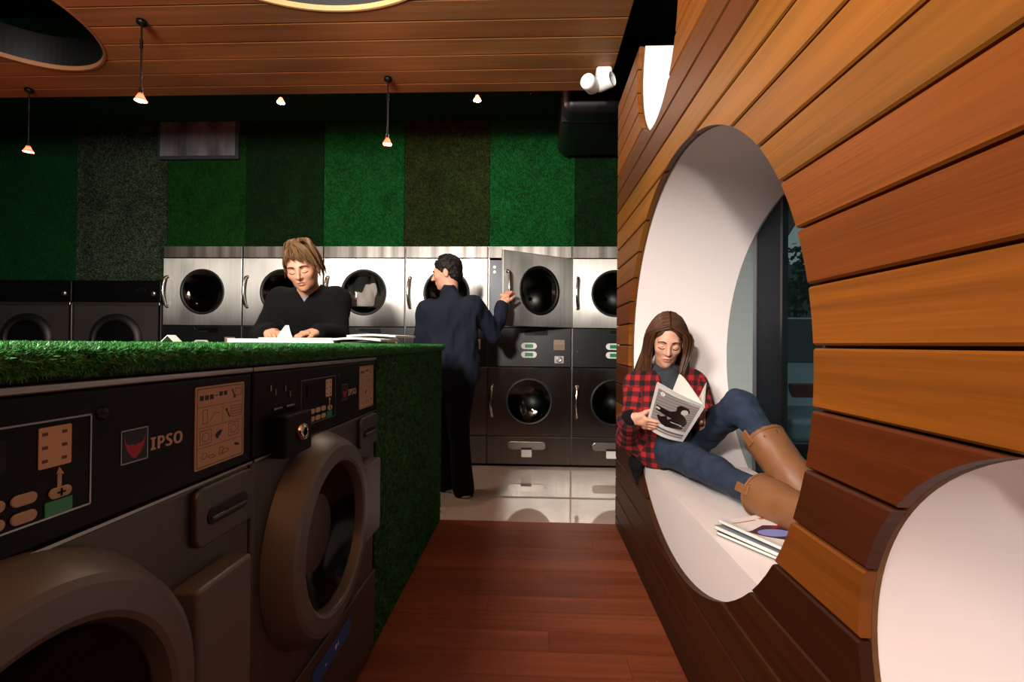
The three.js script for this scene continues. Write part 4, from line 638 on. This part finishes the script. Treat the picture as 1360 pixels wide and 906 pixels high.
// ================= man in the navy shirt, back to the camera, hand on the open dryer door
{
  const t = thing('person', 'dark haired man in a navy shirt seen from behind, holding the open dryer door', 'person', [0, 0, 0]);
  const J = { pelvis: [-0.575, 0.93, -3.53], neck: [-0.595, 1.425, -3.53], shL: [-0.755, 1.340, -3.52], shR: [-0.430, 1.375, -3.54], elL: [-0.815, 1.09, -3.58], elR: [-0.285, 1.165, -3.66], wrL: [-0.72, 1.0, -3.77], wrR: [-0.240, 1.395, -3.785],
    hipL: [-0.655, 0.90, -3.54], hipR: [-0.505, 0.90, -3.53], knL: [-0.625, 0.48, -3.60], knR: [-0.52, 0.475, -3.50], anL: [-0.635, 0.09, -3.66], anR: [-0.49, 0.09, -3.52], toeL: [-0.68, 0.035, -3.80], toeR: [-0.56, 0.035, -3.62] };
  const skin = lin('#d39a7e'), lip = lin('#b06a5c');
  const HM = faceFrame([-0.632, 1.612, -3.565], [-0.98, -0.16, -0.05], [-0.12, 1, 0.0]);
  const head = headMesh({ neckR: 0.054, nose: 1.15 }, HM, skin, lip, [-0.60, 1.40, -3.53]);
  const bp = bodyPrims(J, 0.92), bg = colored(nets(field(bp), bounds(bp, 0.02), 0.014), () => skin);
  const hr = handMesh(J.wrR, [0.24, 0.90, -0.20], [0.50, -0.05, -0.85], -1, [0.75, 0.8, 0.85, 0.9], [0.5, 0.5], skin, 1.14, J.elR), hl = handMesh(J.wrL, [0.1, -0.6, -0.7], [1, 0, 0], 1, 0.4, [0.4, 0.3], skin, 0.96, J.elL);
  part('body', joinIdx([bg, head, hr, hl]), skinMat, t, 'fair skin');
  const tail = [cap(add3(J.hipL, [-0.005, -0.03, 0]), add3(J.hipR, [0.0, -0.03, 0]), 0.108, 0.108, 0.05)];
  const arms = bodyPrims(J, 1.06).slice(5, 9); arms[1].rb = arms[3].rb = 0.034;
  const sh = [...torsoOf(J, 1.02), ...arms, ...tail, cap(add3(J.neck, [0, 0.0, 0]), add3(J.neck, [-0.010, 0.046, -0.008]), 0.060, 0.053, 0.012), { ...cap(add3(J.neck, [-0.014, 0.062, -0.01]), add3(J.neck, [-0.024, 0.15, -0.02]), 0.050, 0.075, 0.004), neg: true }];
  part('shirt', nets(field(sh, 0.014, folds(0.034, 13, 6, 13, 31)), bounds(sh.slice(0, -1), 0.05), 0.0095), fabric(0x161c2a, 0.85), t, 'navy long sleeved shirt');
  const tr = [...legsOf(J, 1).filter((_, i) => i % 3 !== 2), cap(J.hipR, J.hipL, 0.098, 0.098, 0.05)]; for (const p of [tr[1], tr[3]]) p.rb = 0.058;
  for (const s of ['L', 'R']) tr.push(cap(J['kn' + s], add3(J['an' + s], [0, -0.045, 0]), 0.056, 0.066, 0.03));
  part('trousers', nets(field(tr, 0.010, folds(0.014, 9, 4, 9, 41)), bounds(tr, 0.05), 0.012), fabric(0x08090d, 0.9), t, 'black trousers');
  for (const s of ['R', 'L']) { const a = J['an' + s], e = J['toe' + s], so = [cap([a[0] + 0.02, 0.012, a[2] + 0.03], [e[0], 0.012, e[2]], 0.036, 0.040, 0.01)]; const up = [cap([a[0] + 0.015, 0.045, a[2] + 0.02], [e[0], 0.035, e[2]], 0.040, 0.034, 0.02), cap(a, [a[0], 0.05, a[2]], 0.045, 0.045, 0.02)]; const u = part('shoe', nets(field(up, 0.003), bounds(up, 0.02), 0.008), fabric(0x0b0b0c, 0.6), t, 'black shoe'); const fl = field(so, 0.004); part('sole', nets((x, y, z) => Math.max(fl(x, y, z), y - 0.022, 0.001 - y), bounds(so, 0.02), 0.008), std(0xb9b2a2, 0.7), u, 'pale shoe sole'); }
  const hp = [ell([0, 0.046, -0.022], [0.083, 0.088, 0.100], 0.02), ell([0, -0.02, -0.060], [0.062, 0.055, 0.055], 0.03), { t: 1, c: [0, -0.055, 0.100], r: [0.10, 0.118, 0.085], k: 0.012, neg: true }, { t: 1, c: [0, -0.05, 0.015], r: [0.14, 0.060, 0.048], k: 0.012, neg: true }];
  const L = [nets(field(hp, 0.002, (x, y, z) => 0.010 * n3(x * 85, y * 70, z * 85, 13)), bounds(hp.slice(0, 2), 0.02), 0.0042)];
  for (let i = 0; i < 150; i++) { const a = rr(-Math.PI, Math.PI), b = rr(0.1, 1.25), n = [Math.sin(a) * Math.sin(b), Math.cos(b), Math.cos(a) * Math.sin(b)], p = [n[0] * 0.080, 0.046 + n[1] * 0.086, -0.022 + n[2] * 0.097]; if (p[2] > 0.02 && p[1] < 0.075) continue; L.push(lock([p, add3(p, [n[0] * 0.010, n[1] * 0.010, n[2] * 0.006 + 0.005]), add3(p, [n[0] * 0.014 + rr(-.008, .008), n[1] * 0.012, n[2] * 0.006 + (p[2] > 0.02 ? 0.004 : 0.016)])], 0.006, 0.001, 6, 5)); }
  const hair = part('hair', ...hairMesh(L, 0x120d09, 0.65, 0.35), t, 'short dark brown hair'); hair.geometry.applyMatrix4(HM);
  lashes(HM, t, std(0x1c1410, 0.8), std(0x1d1510, 0.8), 0.0042);
}
// ================= woman reading in the round window seat
{
  const t = thing('person', 'woman in a red plaid shirt and tan boots reading in the round window seat', 'person', [0, 0, 0]);
  const J = { pelvis: [0.655, 0.645, -2.335], neck: [0.648, 0.965, -2.43], shR: [0.505, 0.905, -2.375], shL: [0.790, 0.915, -2.445], elR: [0.448, 0.662, -2.285], elL: [0.815, 0.715, -2.245], wrR: [0.410, 0.797, -2.070], wrL: [0.705, 0.80, -2.055],
    hipR: [0.60, 0.632, -2.30], hipL: [0.715, 0.638, -2.31], knR: [0.668, 0.640, -1.86], knL: [0.785, 0.878, -1.875], anR: [0.775, 0.612, -1.47], anL: [0.885, 0.610, -1.60], toeR: [0.81, 0.66, -1.35], toeL: [0.905, 0.572, -1.46] };
  const skin = lin('#cf9a80'), lip = lin('#a8574f');
  const HM = faceFrame([0.652, 1.118, -2.40], [-0.16, -0.34, 0.92], [0.02, 1, 0.30]);
  HM.scale(V(0.97, 1.0, 0.97));
  const head = headMesh({ neckR: 0.043, jaw: 0.90, nose: 0.7 }, HM, skin, lip, [0.648, 0.95, -2.435]);
  const bp = bodyPrims(J, 0.78), bg = colored(nets(field(bp), bounds(bp, 0.02), 0.012), () => skin);
  const hr = handMesh(J.wrR, [0.87, -0.28, 0.32], [0.49, 0.58, -0.64], 1, [0.16, 0.2, 0.24, 0.28], [0.5, 0.9], skin, 0.86, J.elR), hl = handMesh(J.wrL, [-0.5, 0.35, 0.6], [0, 0.4, 0.9], -1, 0.4, [0.4, 0.3], skin, 0.86, J.elL);
  part('body', joinIdx([bg, head, hr, hl]), skinMat, t, 'fair skin');
  // plaid shirt
  const arms = bodyPrims(J, 0.92).slice(5, 9); for (const i of [1, 3]) { arms[i].rb = 0.034; arms[i].b = mix3(arms[i].a, arms[i].b, 0.86); }
  const sp = [...torsoOf(J, 0.86), ...arms, cap(add3(J.hipR, [-0.02, 0.01, 0.01]), add3(J.hipL, [0, 0.01, 0]), 0.10, 0.09, 0.04), { ...cap(add3(J.neck, [0, 0.06, 0.04]), add3(J.neck, [0, -0.14, 0.14]), 0.07, 0.045, 0.01), neg: true }];
  const sg = nets(field(sp, 0.013, folds(0.016, 12, 9, 12, 51)), bounds(sp.slice(0, -1), 0.04), 0.0062);
  { const p = sg.attributes.position, uv = new Float32Array(p.count * 2); for (let i = 0; i < p.count; i++) { const q = [p.getX(i), p.getY(i), p.getZ(i)]; let best = 1e9, bi = -1; for (let k = 5; k < 9; k++) { const d = pd(sp[k], ...q); if (d < best) { best = d; bi = k; } } const dt = Math.min(...sp.slice(0, 5).map(s => pd(s, ...q))); if (best < dt - 0.004) { const s = sp[bi], ax = norm3(sub3(s.b, s.a)), r = sub3(q, s.a), al = r[0] * ax[0] + r[1] * ax[1] + r[2] * ax[2], w = norm3(cross3(ax, [0.3, 0.2, 1])), w2 = cross3(ax, w); const an = Math.atan2(r[0] * w[0] + r[1] * w[1] + r[2] * w[2], r[0] * w2[0] + r[1] * w2[1] + r[2] * w2[2]); uv[2 * i] = an * 0.05; uv[2 * i + 1] = al; } else { uv[2 * i] = q[0] * 0.98 + q[2] * 0.4; uv[2 * i + 1] = q[1]; } } sg.setAttribute('uv', new THREE.BufferAttribute(uv, 2)); }
  const plaid = tex(128, 128, (u, v, x, y) => { const a = u < 0.5, b = v < 0.5, w = ((x + y) % 4 < 2) ? 1 : 0.88; return a && b ? [14 * w, 6 * w, 8 * w] : a || b ? [92 * w, 10 * w, 16 * w] : [176 * w, 22 * w, 28 * w]; }, [1 / 0.048, 1 / 0.048]);
  part('shirt', sg, new THREE.MeshPhysicalMaterial({ map: plaid, roughness: 0.9 }), t, 'red and black checked flannel shirt');
  const cuff = [cap(mix3(J.elR, J.wrR, 0.70), mix3(J.elR, J.wrR, 0.96), 0.036, 0.029, 0.01), cap(mix3(J.elL, J.wrL, 0.70), mix3(J.elL, J.wrL, 0.96), 0.036, 0.029, 0.01)];
  for (const c of cuff) part('cuff', nets(field([c], 0.006, folds(0.006, 40, 40, 40, 61)), bounds([c], 0.02), 0.006), fabric(0x0b0a0b, 0.9), t, 'dark sleeve cuff');
  const scarf = [cap(add3(J.neck, [-0.055, 0.0, 0.02]), add3(J.neck, [0.0, -0.03, 0.075]), 0.036, 0.04, 0.03), cap(add3(J.neck, [0.055, 0.0, 0.02]), add3(J.neck, [0.0, -0.03, 0.075]), 0.036, 0.04, 0.03), cap(add3(J.neck, [0.0, -0.03, 0.07]), add3(J.neck, [0.0, -0.15, 0.10]), 0.045, 0.07, 0.04), cap(add3(J.neck, [-0.05, 0, 0]), add3(J.neck, [0.05, 0, 0]), 0.045, 0.045, 0.03)];
  part('scarf', nets(field(scarf, 0, folds(0.022, 16, 26, 16, 71)), bounds(scarf, 0.03), 0.006), fabric(0x36393e, 0.95), t, 'grey cowl scarf');
  const jn = [...legsOf(J, 0.84).filter((_, i) => i % 3 !== 2), cap(J.hipR, J.hipL, 0.092, 0.092, 0.05)];
  const jg = nets(field(jn, 0.006, folds(0.014, 16, 16, 16, 81)), bounds(jn, 0.03), 0.0075); planarUV(jg, 2, 1);
  const denim = tex(128, 128, (u, v, x, y) => { const t = ((x + y) % 5 < 2 ? 1.15 : 0.92) * (0.85 + 0.3 * vnoise(u * 6, v * 6, 6, 6, 171)); return [27 * t, 42 * t, 62 * t]; }, [9, 9]);
  part('jeans', jg, new THREE.MeshPhysicalMaterial({ map: denim, roughness: 0.9 }), t, 'dark blue jeans');
  // boots: shaft, foot, pull tab
  const leather = new THREE.MeshPhysicalMaterial({ color: 0x7f5230, roughness: 0.5 });
  for (const s of ['R', 'L']) {
    const k = J['kn' + s], a = J['an' + s], e = J['toe' + s], top = mix3(k, a, s === 'L' ? 0.36 : 0.62), mid = mix3(k, a, 0.8), ax = norm3(sub3(a, k));
    const b = [cap(top, mid, 0.067, 0.058, 0.03), cap(mid, a, 0.058, 0.052, 0.03), cap(a, e, 0.050, 0.040, 0.03), cap(a, add3(a, ax, 0.02), 0.05, 0.046, 0.02)], f = field(b, 0.003, folds(0.005, 16, 16, 16, s === 'R' ? 91 : 95));
    const hollow = [cap(add3(top, ax, -0.1), add3(top, ax, 0.03), 0.061, 0.058, 0.01)], hf = field(hollow);
    const g = nets((x, y, z) => Math.max(f(x, y, z), -((x - top[0]) * ax[0] + (y - top[1]) * ax[1] + (z - top[2]) * ax[2]), -hf(x, y, z)), bounds(b, 0.02), 0.006);
    const bt = part('boot', g, leather, t, 'tan leather boot');
    const side = norm3(cross3(ax, s === 'R' ? [0.2, 1, 0] : [0.3, 0.2, 1]));
    let pv = s === 'R' ? [-0.8, 0.3, 0.2] : [-0.7, -0.25, 0.5]; const dp = pv[0] * ax[0] + pv[1] * ax[1] + pv[2] * ax[2]; pv = norm3(add3(pv, ax, -dp)); const tabAt = add3(add3(top, pv, 0.069), ax, 0.004);
    const tab = part('pull_tab', rbox(0.030, 0.055, 0.008, 0.003), leather, bt); tab.position.set(...tabAt); { const yy = V(...ax).negate(), zz = V(...pv), xx = yy.clone().cross(zz); tab.quaternion.setFromRotationMatrix(new THREE.Matrix4().makeBasis(xx, yy, zz)); }
    const seam = new THREE.TorusGeometry(0.0695, 0.0032, 6, 40); const sm = part('welt', seam, leather, bt); sm.position.set(...add3(top, ax, 0.012)); sm.quaternion.setFromUnitVectors(V(0, 0, 1), V(...ax));
  }
  // long brown hair from a centre parting
  const hp = [ell([0, 0.046, -0.022], [0.082, 0.088, 0.100], 0.02), { t: 1, c: [0, -0.030, 0.098], r: [0.060, 0.118, 0.080], k: 0.012, neg: true }];
  const L = [nets(field(hp, 0.002, (x, y, z) => 0.004 * n3(x * 90, y * 14, z * 30, 15)), bounds([hp[0]], 0.02), 0.005)];
  for (let i = 0; i < 460; i++) {
    const s = i % 2 ? 1 : -1, u = rnd(), z0 = 0.070 - 0.155 * u, a = 0.62 + 2.3 * u + rr(-0.12, 0.12);            // a: where round the head the lock falls, from temple to nape
    const out = 1 + rr(-0.06, 0.10), hx = s * Math.sin(a) * 0.090 * out, hz = -0.022 + Math.cos(a) * 0.104 * out; const len = rr(0.22, 0.37);
    const spread = s < 0 ? 0.075 : 0.035, fwd = a < 1.8 ? 0.10 : 0.0;
    L.push(lock([[s * 0.003, 0.050 + 0.090 * Math.sqrt(Math.max(0, 1 - Math.pow((z0 + 0.022) / 0.104, 2))), z0], [hx * 0.55, 0.052 + 0.086 * Math.sqrt(Math.max(0.05, 1 - Math.pow(hx * 0.55 / 0.088, 2) - Math.pow((z0 * 0.7 + hz * 0.3 + 0.022) / 0.104, 2))), z0 * 0.7 + hz * 0.3], [hx * (a < 0.8 ? 1.55 : 1), 0.045, hz * (a < 0.8 ? 0.68 : 1)], [hx * (a < 0.8 ? 1.5 : 1.06) + s * 0.006, -0.045, hz * (a < 0.8 ? 0.68 : 0.92)], [hx * 1.02 + s * spread * 0.4, -0.13, hz * 0.8 + fwd * 0.6 - 0.02], [hx * 0.9 + s * spread + rr(-.012, .012), -0.13 - len * 0.55, hz * 0.7 + fwd - 0.03], [hx * 0.8 + s * spread * 1.2 + rr(-.02, .02), -0.12 - len, hz * 0.6 + fwd - 0.05]], rr(0.0032, 0.0062), 0.001, 20, 5));
  }
  const hair = part('hair', ...hairMesh(L, 0x4a2f1e, 0.42, 0.5), t, 'long straight brown hair'); hair.geometry.applyMatrix4(HM);
  lashes(HM, t, std(0x1d120d, 0.8), std(0x33211a, 0.8), 0.0030);
  for (const [f, w] of [[0.58, 0.0088], [0.72, 0.0088]]) {}
  // black jacket hanging over the seat edge beside her
  const jk = thing('black_jacket', 'black jacket bunched on the seat edge beside the reading woman', 'jacket', [0, 0, 0]);
  const jp = [cap([0.575, 0.565, -2.40], [0.60, 0.555, -2.24], 0.022, 0.018, 0.03), cap([0.545, 0.56, -2.36], [0.500, 0.545, -2.33], 0.022, 0.030, 0.03), cap([0.495, 0.54, -2.33], [0.488, 0.46, -2.30], 0.026, 0.012, 0.03)];
  part('cloth', nets(field(jp, 0.0, folds(0.02, 30, 30, 30, 99)), bounds(jp, 0.03), 0.006), fabric(0x070708, 0.9), jk);
  // magazine in her hands: photo cover towards the camera, pages and back cover turned behind the spine
  const mg = thing('open_magazine', 'open magazine with a black and white cover photo held by the woman', 'magazine', [0, 0, 0]);
  const TL = [0.478, 0.955, -1.90], TR = [0.643, 0.872, -1.85], BR = [0.618, 0.707, -2.03], BL = [0.477, 0.752, -2.085];
  const sheet = (f, mat, name, th = 0.0012, n = 14, par = mg) => { const P = [], U = [], Ix = []; const N = n + 1; for (let s = 0; s < 2; s++) for (let j = 0; j <= n; j++) for (let i = 0; i <= n; i++) { const u = i / n, v = j / n, p = f(u, v), e = 0.01, du = sub3(f(u + e, v), p), dv = sub3(f(u, v + e), p), nn = norm3(cross3(du, dv)); P.push(...add3(p, nn, s ? -th : 0)); U.push(u, 1 - v); } const o = N * N; for (let j = 0; j < n; j++) for (let i = 0; i < n; i++) { const a = j * N + i, b = a + 1, c = a + N, d = c + 1; Ix.push(a, b, d, a, d, c, o + a, o + d, o + b, o + a, o + c, o + d); } for (let i = 0; i < n; i++) { const e = (p, q) => Ix.push(p, q + o, q, p, p + o, q + o); e(i + 1, i); e(n * N + i, n * N + i + 1); e(i * N, (i + 1) * N); e((i + 1) * N + n, i * N + n); } const g = new THREE.BufferGeometry(); g.setAttribute('position', new THREE.Float32BufferAttribute(P, 3)); g.setAttribute('uv', new THREE.Float32BufferAttribute(U, 2)); g.setIndex(Ix); g.computeVertexNormals(); return part(name, g, mat, par); };
  const bil = (a, b, c, d, u, v) => mix3(mix3(a, b, u), mix3(d, c, u), v);
  const cover = (k) => (u, v) => { const p = bil(TL, TR, BR, BL, u, v); const b = 0.014 * Math.sin(u * Math.PI) * (0.4 + 0.6 * v) - 0.010 * Math.pow(1 - u, 2) * v; return add3(p, [-0.49, -0.58, 0.64], b - k); };
  const photo = new THREE.MeshPhysicalMaterial({ roughness: 0.35, map: printTex(512, 640, (c, w, h) => {
    c.fillStyle = '#dcd9d6'; c.fillRect(0, 0, w, h); const g = c.createLinearGradient(40, 40, 300, h); c.fillStyle = '#8f8886'; c.fillRect(34, 40, w - 68, h - 90); for (let i = 0; i < 26; i++) { c.strokeStyle = i % 2 ? '#a29b98' : '#7c7573'; c.lineWidth = 9; c.beginPath(); c.moveTo(40, 60 + i * 22); c.lineTo(w - 36, 20 + i * 17); c.stroke(); }
    c.fillStyle = '#d6d2cf'; c.fillRect(34, 470, w - 68, 90); c.fillStyle = '#6a6462'; c.fillRect(34, 520, w - 68, 30);
    c.fillStyle = '#161415'; c.beginPath(); c.moveTo(60, 250); c.lineTo(230, 250); c.lineTo(300, 190); c.quadraticCurveTo(420, 240, 440, 330); c.lineTo(420, 440); c.lineTo(230, 480); c.lineTo(110, 400); c.lineTo(200, 330); c.lineTo(70, 320); c.closePath(); c.fill(); c.beginPath(); c.ellipse(170, 420, 80, 34, 0.6, 0, 7); c.fill();
    c.beginPath(); c.ellipse(345, 160, 70, 52, 0, 0, 7); c.fill(); c.beginPath(); c.moveTo(280, 200); c.lineTo(300, 110); c.lineTo(400, 110); c.lineTo(380, 140); c.lineTo(320, 210); c.fill(); c.fillStyle = '#cbc5c1'; c.beginPath(); c.ellipse(368, 184, 34, 42, 0.5, 0, 7); c.fill(); c.beginPath(); c.ellipse(88, 284, 26, 16, 0, 0, 7); c.fill(); c.fillStyle = '#8f8886'; c.beginPath(); c.moveTo(210, 330); c.lineTo(270, 330); c.lineTo(230, 370); c.fill(); c.fillStyle = '#e9e6e3'; c.fillRect(270, 380, 130, 7); c.fillRect(380, 395, 60, 5);
    c.fillStyle = '#f2f0ee'; c.beginPath(); c.arc(92, 84, 26, 0, 7); c.fill(); c.fillStyle = '#8f8886'; c.fillRect(80, 72, 24, 6); c.fillRect(84, 88, 18, 6); }) });
  sheet(cover(0), photo, 'front_cover', 0.0008); sheet(cover(0.0055), pagesMat, 'pages', -0.0035);
  const SP = (v) => mix3(TR, BR, v);
  const back = (lift, reach, kx) => (u, v) => { const p = SP(v); return [p[0] + 0.10 * u * kx, p[1] + (0.075 * Math.sin(u * 2.2) * lift) * (1 - 0.5 * v), p[2] - reach * u]; };
  sheet(back(1.0, 0.15, 0.7), new THREE.MeshPhysicalMaterial({ color: 0x1a191b, roughness: 0.4 }), 'back_cover'); sheet((u, v) => add3(back(1.06, 0.14, 0.6)(u, v), [-0.004, 0.005, 0]), pagesMat, 'back_pages', 0.003);
  sheet((u, v) => { const p = SP(v); return [p[0] - 0.055 * u - 0.01 * Math.sin(u * 3), p[1] + 0.115 * Math.sin(u * 1.5) * (1 - 0.4 * v), p[2] - 0.13 * u]; }, pagesMat, 'loose_page', 0.0008);
}

// ------------------------------------------------------------------ the street outside
{
  const road = part('street_ground', box2(1.34, 40, -0.06, -0.02, -40, 20), std(0x1b1d1f, 0.8), scene); road.userData = { kind: 'structure', label: 'dark asphalt street outside the window', category: 'street' };
  const prof = (pts, w, bevel = 0.06) => { const s = new THREE.Shape(pts.map(p => new THREE.Vector2(...p))); const g = new THREE.ExtrudeGeometry(s, { depth: w - 2 * bevel, bevelEnabled: true, bevelSize: bevel * 0.6, bevelThickness: bevel, bevelSegments: 3 }); g.translate(0, 0, -w / 2 + bevel); return g; };
  function car(label, pos, turn, col) {
    const t = thing('parked_car', label, 'car', pos, turn, 'cars parked across the street');
    part('body', prof([[-2.1, 0.32], [-2.15, 0.62], [-2.05, 0.86], [-1.35, 0.94], [1.0, 0.90], [1.95, 0.74], [2.12, 0.55], [2.1, 0.30], [1.7, 0.24], [-1.75, 0.24]], 1.72), col, t);
    part('cabin', prof([[-1.5, 0.9], [-0.95, 1.36], [0.15, 1.40], [0.95, 0.9]], 1.46, 0.1), std(0x0a1015, 0.08), t, 'dark glass cabin');
    part('roof', prof([[-0.98, 1.36], [-0.9, 1.41], [0.1, 1.44], [0.2, 1.40]], 1.34, 0.05), col, t);
    for (const z of [-0.66, 0.66]) { part('tail_light', rbox(0.06, 0.14, 0.26, 0.02, -2.13, 0.74, z), std(0x7d0f14, 0.25), t, 'red tail light'); part('head_light', rbox(0.08, 0.12, 0.3, 0.02, 2.06, 0.64, z), M.pane, t); }
    part('bumper', rbox(0.14, 0.2, 1.66, 0.05, -2.16, 0.42, 0), col, t); part('number_plate', rbox(0.02, 0.1, 0.34, 0.004, -2.24, 0.60, 0), M.whitePlastic, t);
    for (const x of [-1.3, 1.3]) for (const z of [-0.78, 0.78]) { const w = part('wheel', merge(new THREE.TorusGeometry(0.24, 0.08, 10, 24)).translate(x, 0.32, z), M.rubber, t); part('hub', cyl(0.17, 0.17, 0.1, 18).rotateX(Math.PI / 2).translate(x, 0.32, z), M.steelPlain, w); }
    return t;
  }
  car('pale silver car parked outside, its tail seen through the window', [2.98, -0.02, -6.4], Math.PI / 2, std(0xa9b6c0, 0.3, 0.2));
  car('dark car parked farther along the street outside the window', [6.6, -0.02, -12.4], Math.PI / 2, std(0x1a1e24, 0.25, 0.3));
  // a street tree and a plain building far behind the cars
  const tr = thing('street_tree', 'dark leafy tree standing in the street outside the window', 'tree', [9.6, -0.02, -19.5]);
  part('trunk', cyl(0.1, 0.16, 3, 10, 0, 1.5, 0), std(0x1c140e, 0.9), tr);
  const lf = new THREE.CircleGeometry(0.11, 5), L = []; for (let i = 0; i < 900; i++) { const a = rr(0, 6.28), b = Math.acos(rr(-1, 1)), r = 1.7 * Math.cbrt(rr(0.2, 1)); L.push(lf.clone().rotateX(rr(0, 6)).rotateY(rr(0, 6)).translate(r * Math.sin(b) * Math.cos(a), 3.6 + r * Math.cos(b) * 0.9, r * Math.sin(b) * Math.sin(a))); }
  const fo = part('foliage', merge(L), std(0x1d3a22, 0.7, 0, { side: THREE.DoubleSide }), tr); fo.userData.kind = 'stuff';
  const b = thing('far_building', 'plain grey building across the street outside the window', 'building', [14, 0, -34], 0.4);
  part('facade', box2(-14, 14, -0.05, 7, -1, 0), std(0x5b6666, 0.8), b); for (let i = -5; i <= 5; i++) for (const y of [1.2, 4.2]) part('window', box2(i * 2.4 - 0.7, i * 2.4 + 0.7, y, y + 1.5, 0.002, 0.05), M.blackGloss, b);
}
{ // the photographer's softbox on its stand, behind and left of the camera
  const t = thing('softbox_light', 'softbox flash on a stand behind the camera', 'studio light', [SOFT.x, 0, SOFT.z]);
  const h = new THREE.Group(); h.position.set(0, SOFT.y, 0); h.quaternion.copy(softLight.quaternion).multiply(new THREE.Quaternion().setFromAxisAngle(V(0, 1, 0), Math.PI)); h.name = 'head'; t.add(h);
  const face = new THREE.Mesh(new THREE.BoxGeometry(SOFT.w, SOFT.h, 0.01).translate(0, 0, -0.02), glow(new THREE.Color().setRGB(1, 0.95, 0.9), 1.5)); face.name = 'diffuser'; h.add(face);
  const s = new THREE.CylinderGeometry(0.09, 0.5, 0.32, 4, 1, true).rotateY(Math.PI / 4).rotateX(Math.PI / 2).scale(SOFT.w / 0.707, SOFT.h / 0.707, 1).translate(0, 0, -0.19); const shell = new THREE.Mesh(s, new THREE.MeshStandardMaterial({ color: 0x0a0a0a, roughness: 0.8, side: THREE.DoubleSide })); shell.name = 'shell'; h.add(shell);
  part('stand', merge(cyl(0.014, 0.014, SOFT.y - 0.1, 10, 0, SOFT.y / 2, -0.0), ...[0, 1, 2].map(k => tube([[0, 0.5, 0], [0.25 * Math.cos(k * 2.094), 0.015, 0.25 * Math.sin(k * 2.094)]], 0.01, 6, 6)), cyl(0.03, 0.03, 0.08, 12, 0, 0.5, 0)).translate(-2.02 - SOFT.x, 0, 0.22), M.black, t);
  part('boom', tube([[-2.02 - SOFT.x, SOFT.y - 0.1, 0.22], [-0.02, SOFT.y, 0.30]], 0.011, 8, 8), M.black, t);
}
{ // second flash head on a stand
  const t = thing('flash_unit', 'bare flash head on a light stand behind the camera', 'studio light', [FLASH.x, 0, FLASH.z]);
  const h = new THREE.Group(); h.name = 'head'; h.position.set(0, FLASH.y, 0); h.quaternion.copy(flashLight.quaternion).multiply(new THREE.Quaternion().setFromAxisAngle(V(0, 1, 0), Math.PI)); t.add(h);
  part('diffuser', new THREE.BoxGeometry(FLASH.s, FLASH.s, 0.01).translate(0, 0, -0.02), glow(new THREE.Color().setRGB(1, 0.95, 0.9), 1.5), h);
  part('housing', rbox(FLASH.s + 0.02, FLASH.s + 0.02, 0.12, 0.02, 0, 0, -0.09), M.black, h);
  part('stand', merge(cyl(0.012, 0.012, FLASH.y - 0.1, 10, 0, FLASH.y / 2, 0), ...[0, 1, 2].map(k => tube([[0, 0.4, 0], [0.3 * Math.cos(k * 2.094), 0.012, 0.3 * Math.sin(k * 2.094)]], 0.009, 6, 6))).translate(0, 0, 0.2), M.black, t);
}
scene.traverse(o => { if (o.isMesh) { o.castShadow = true; o.receiveShadow = true; } });
renderer.render(scene, camera);
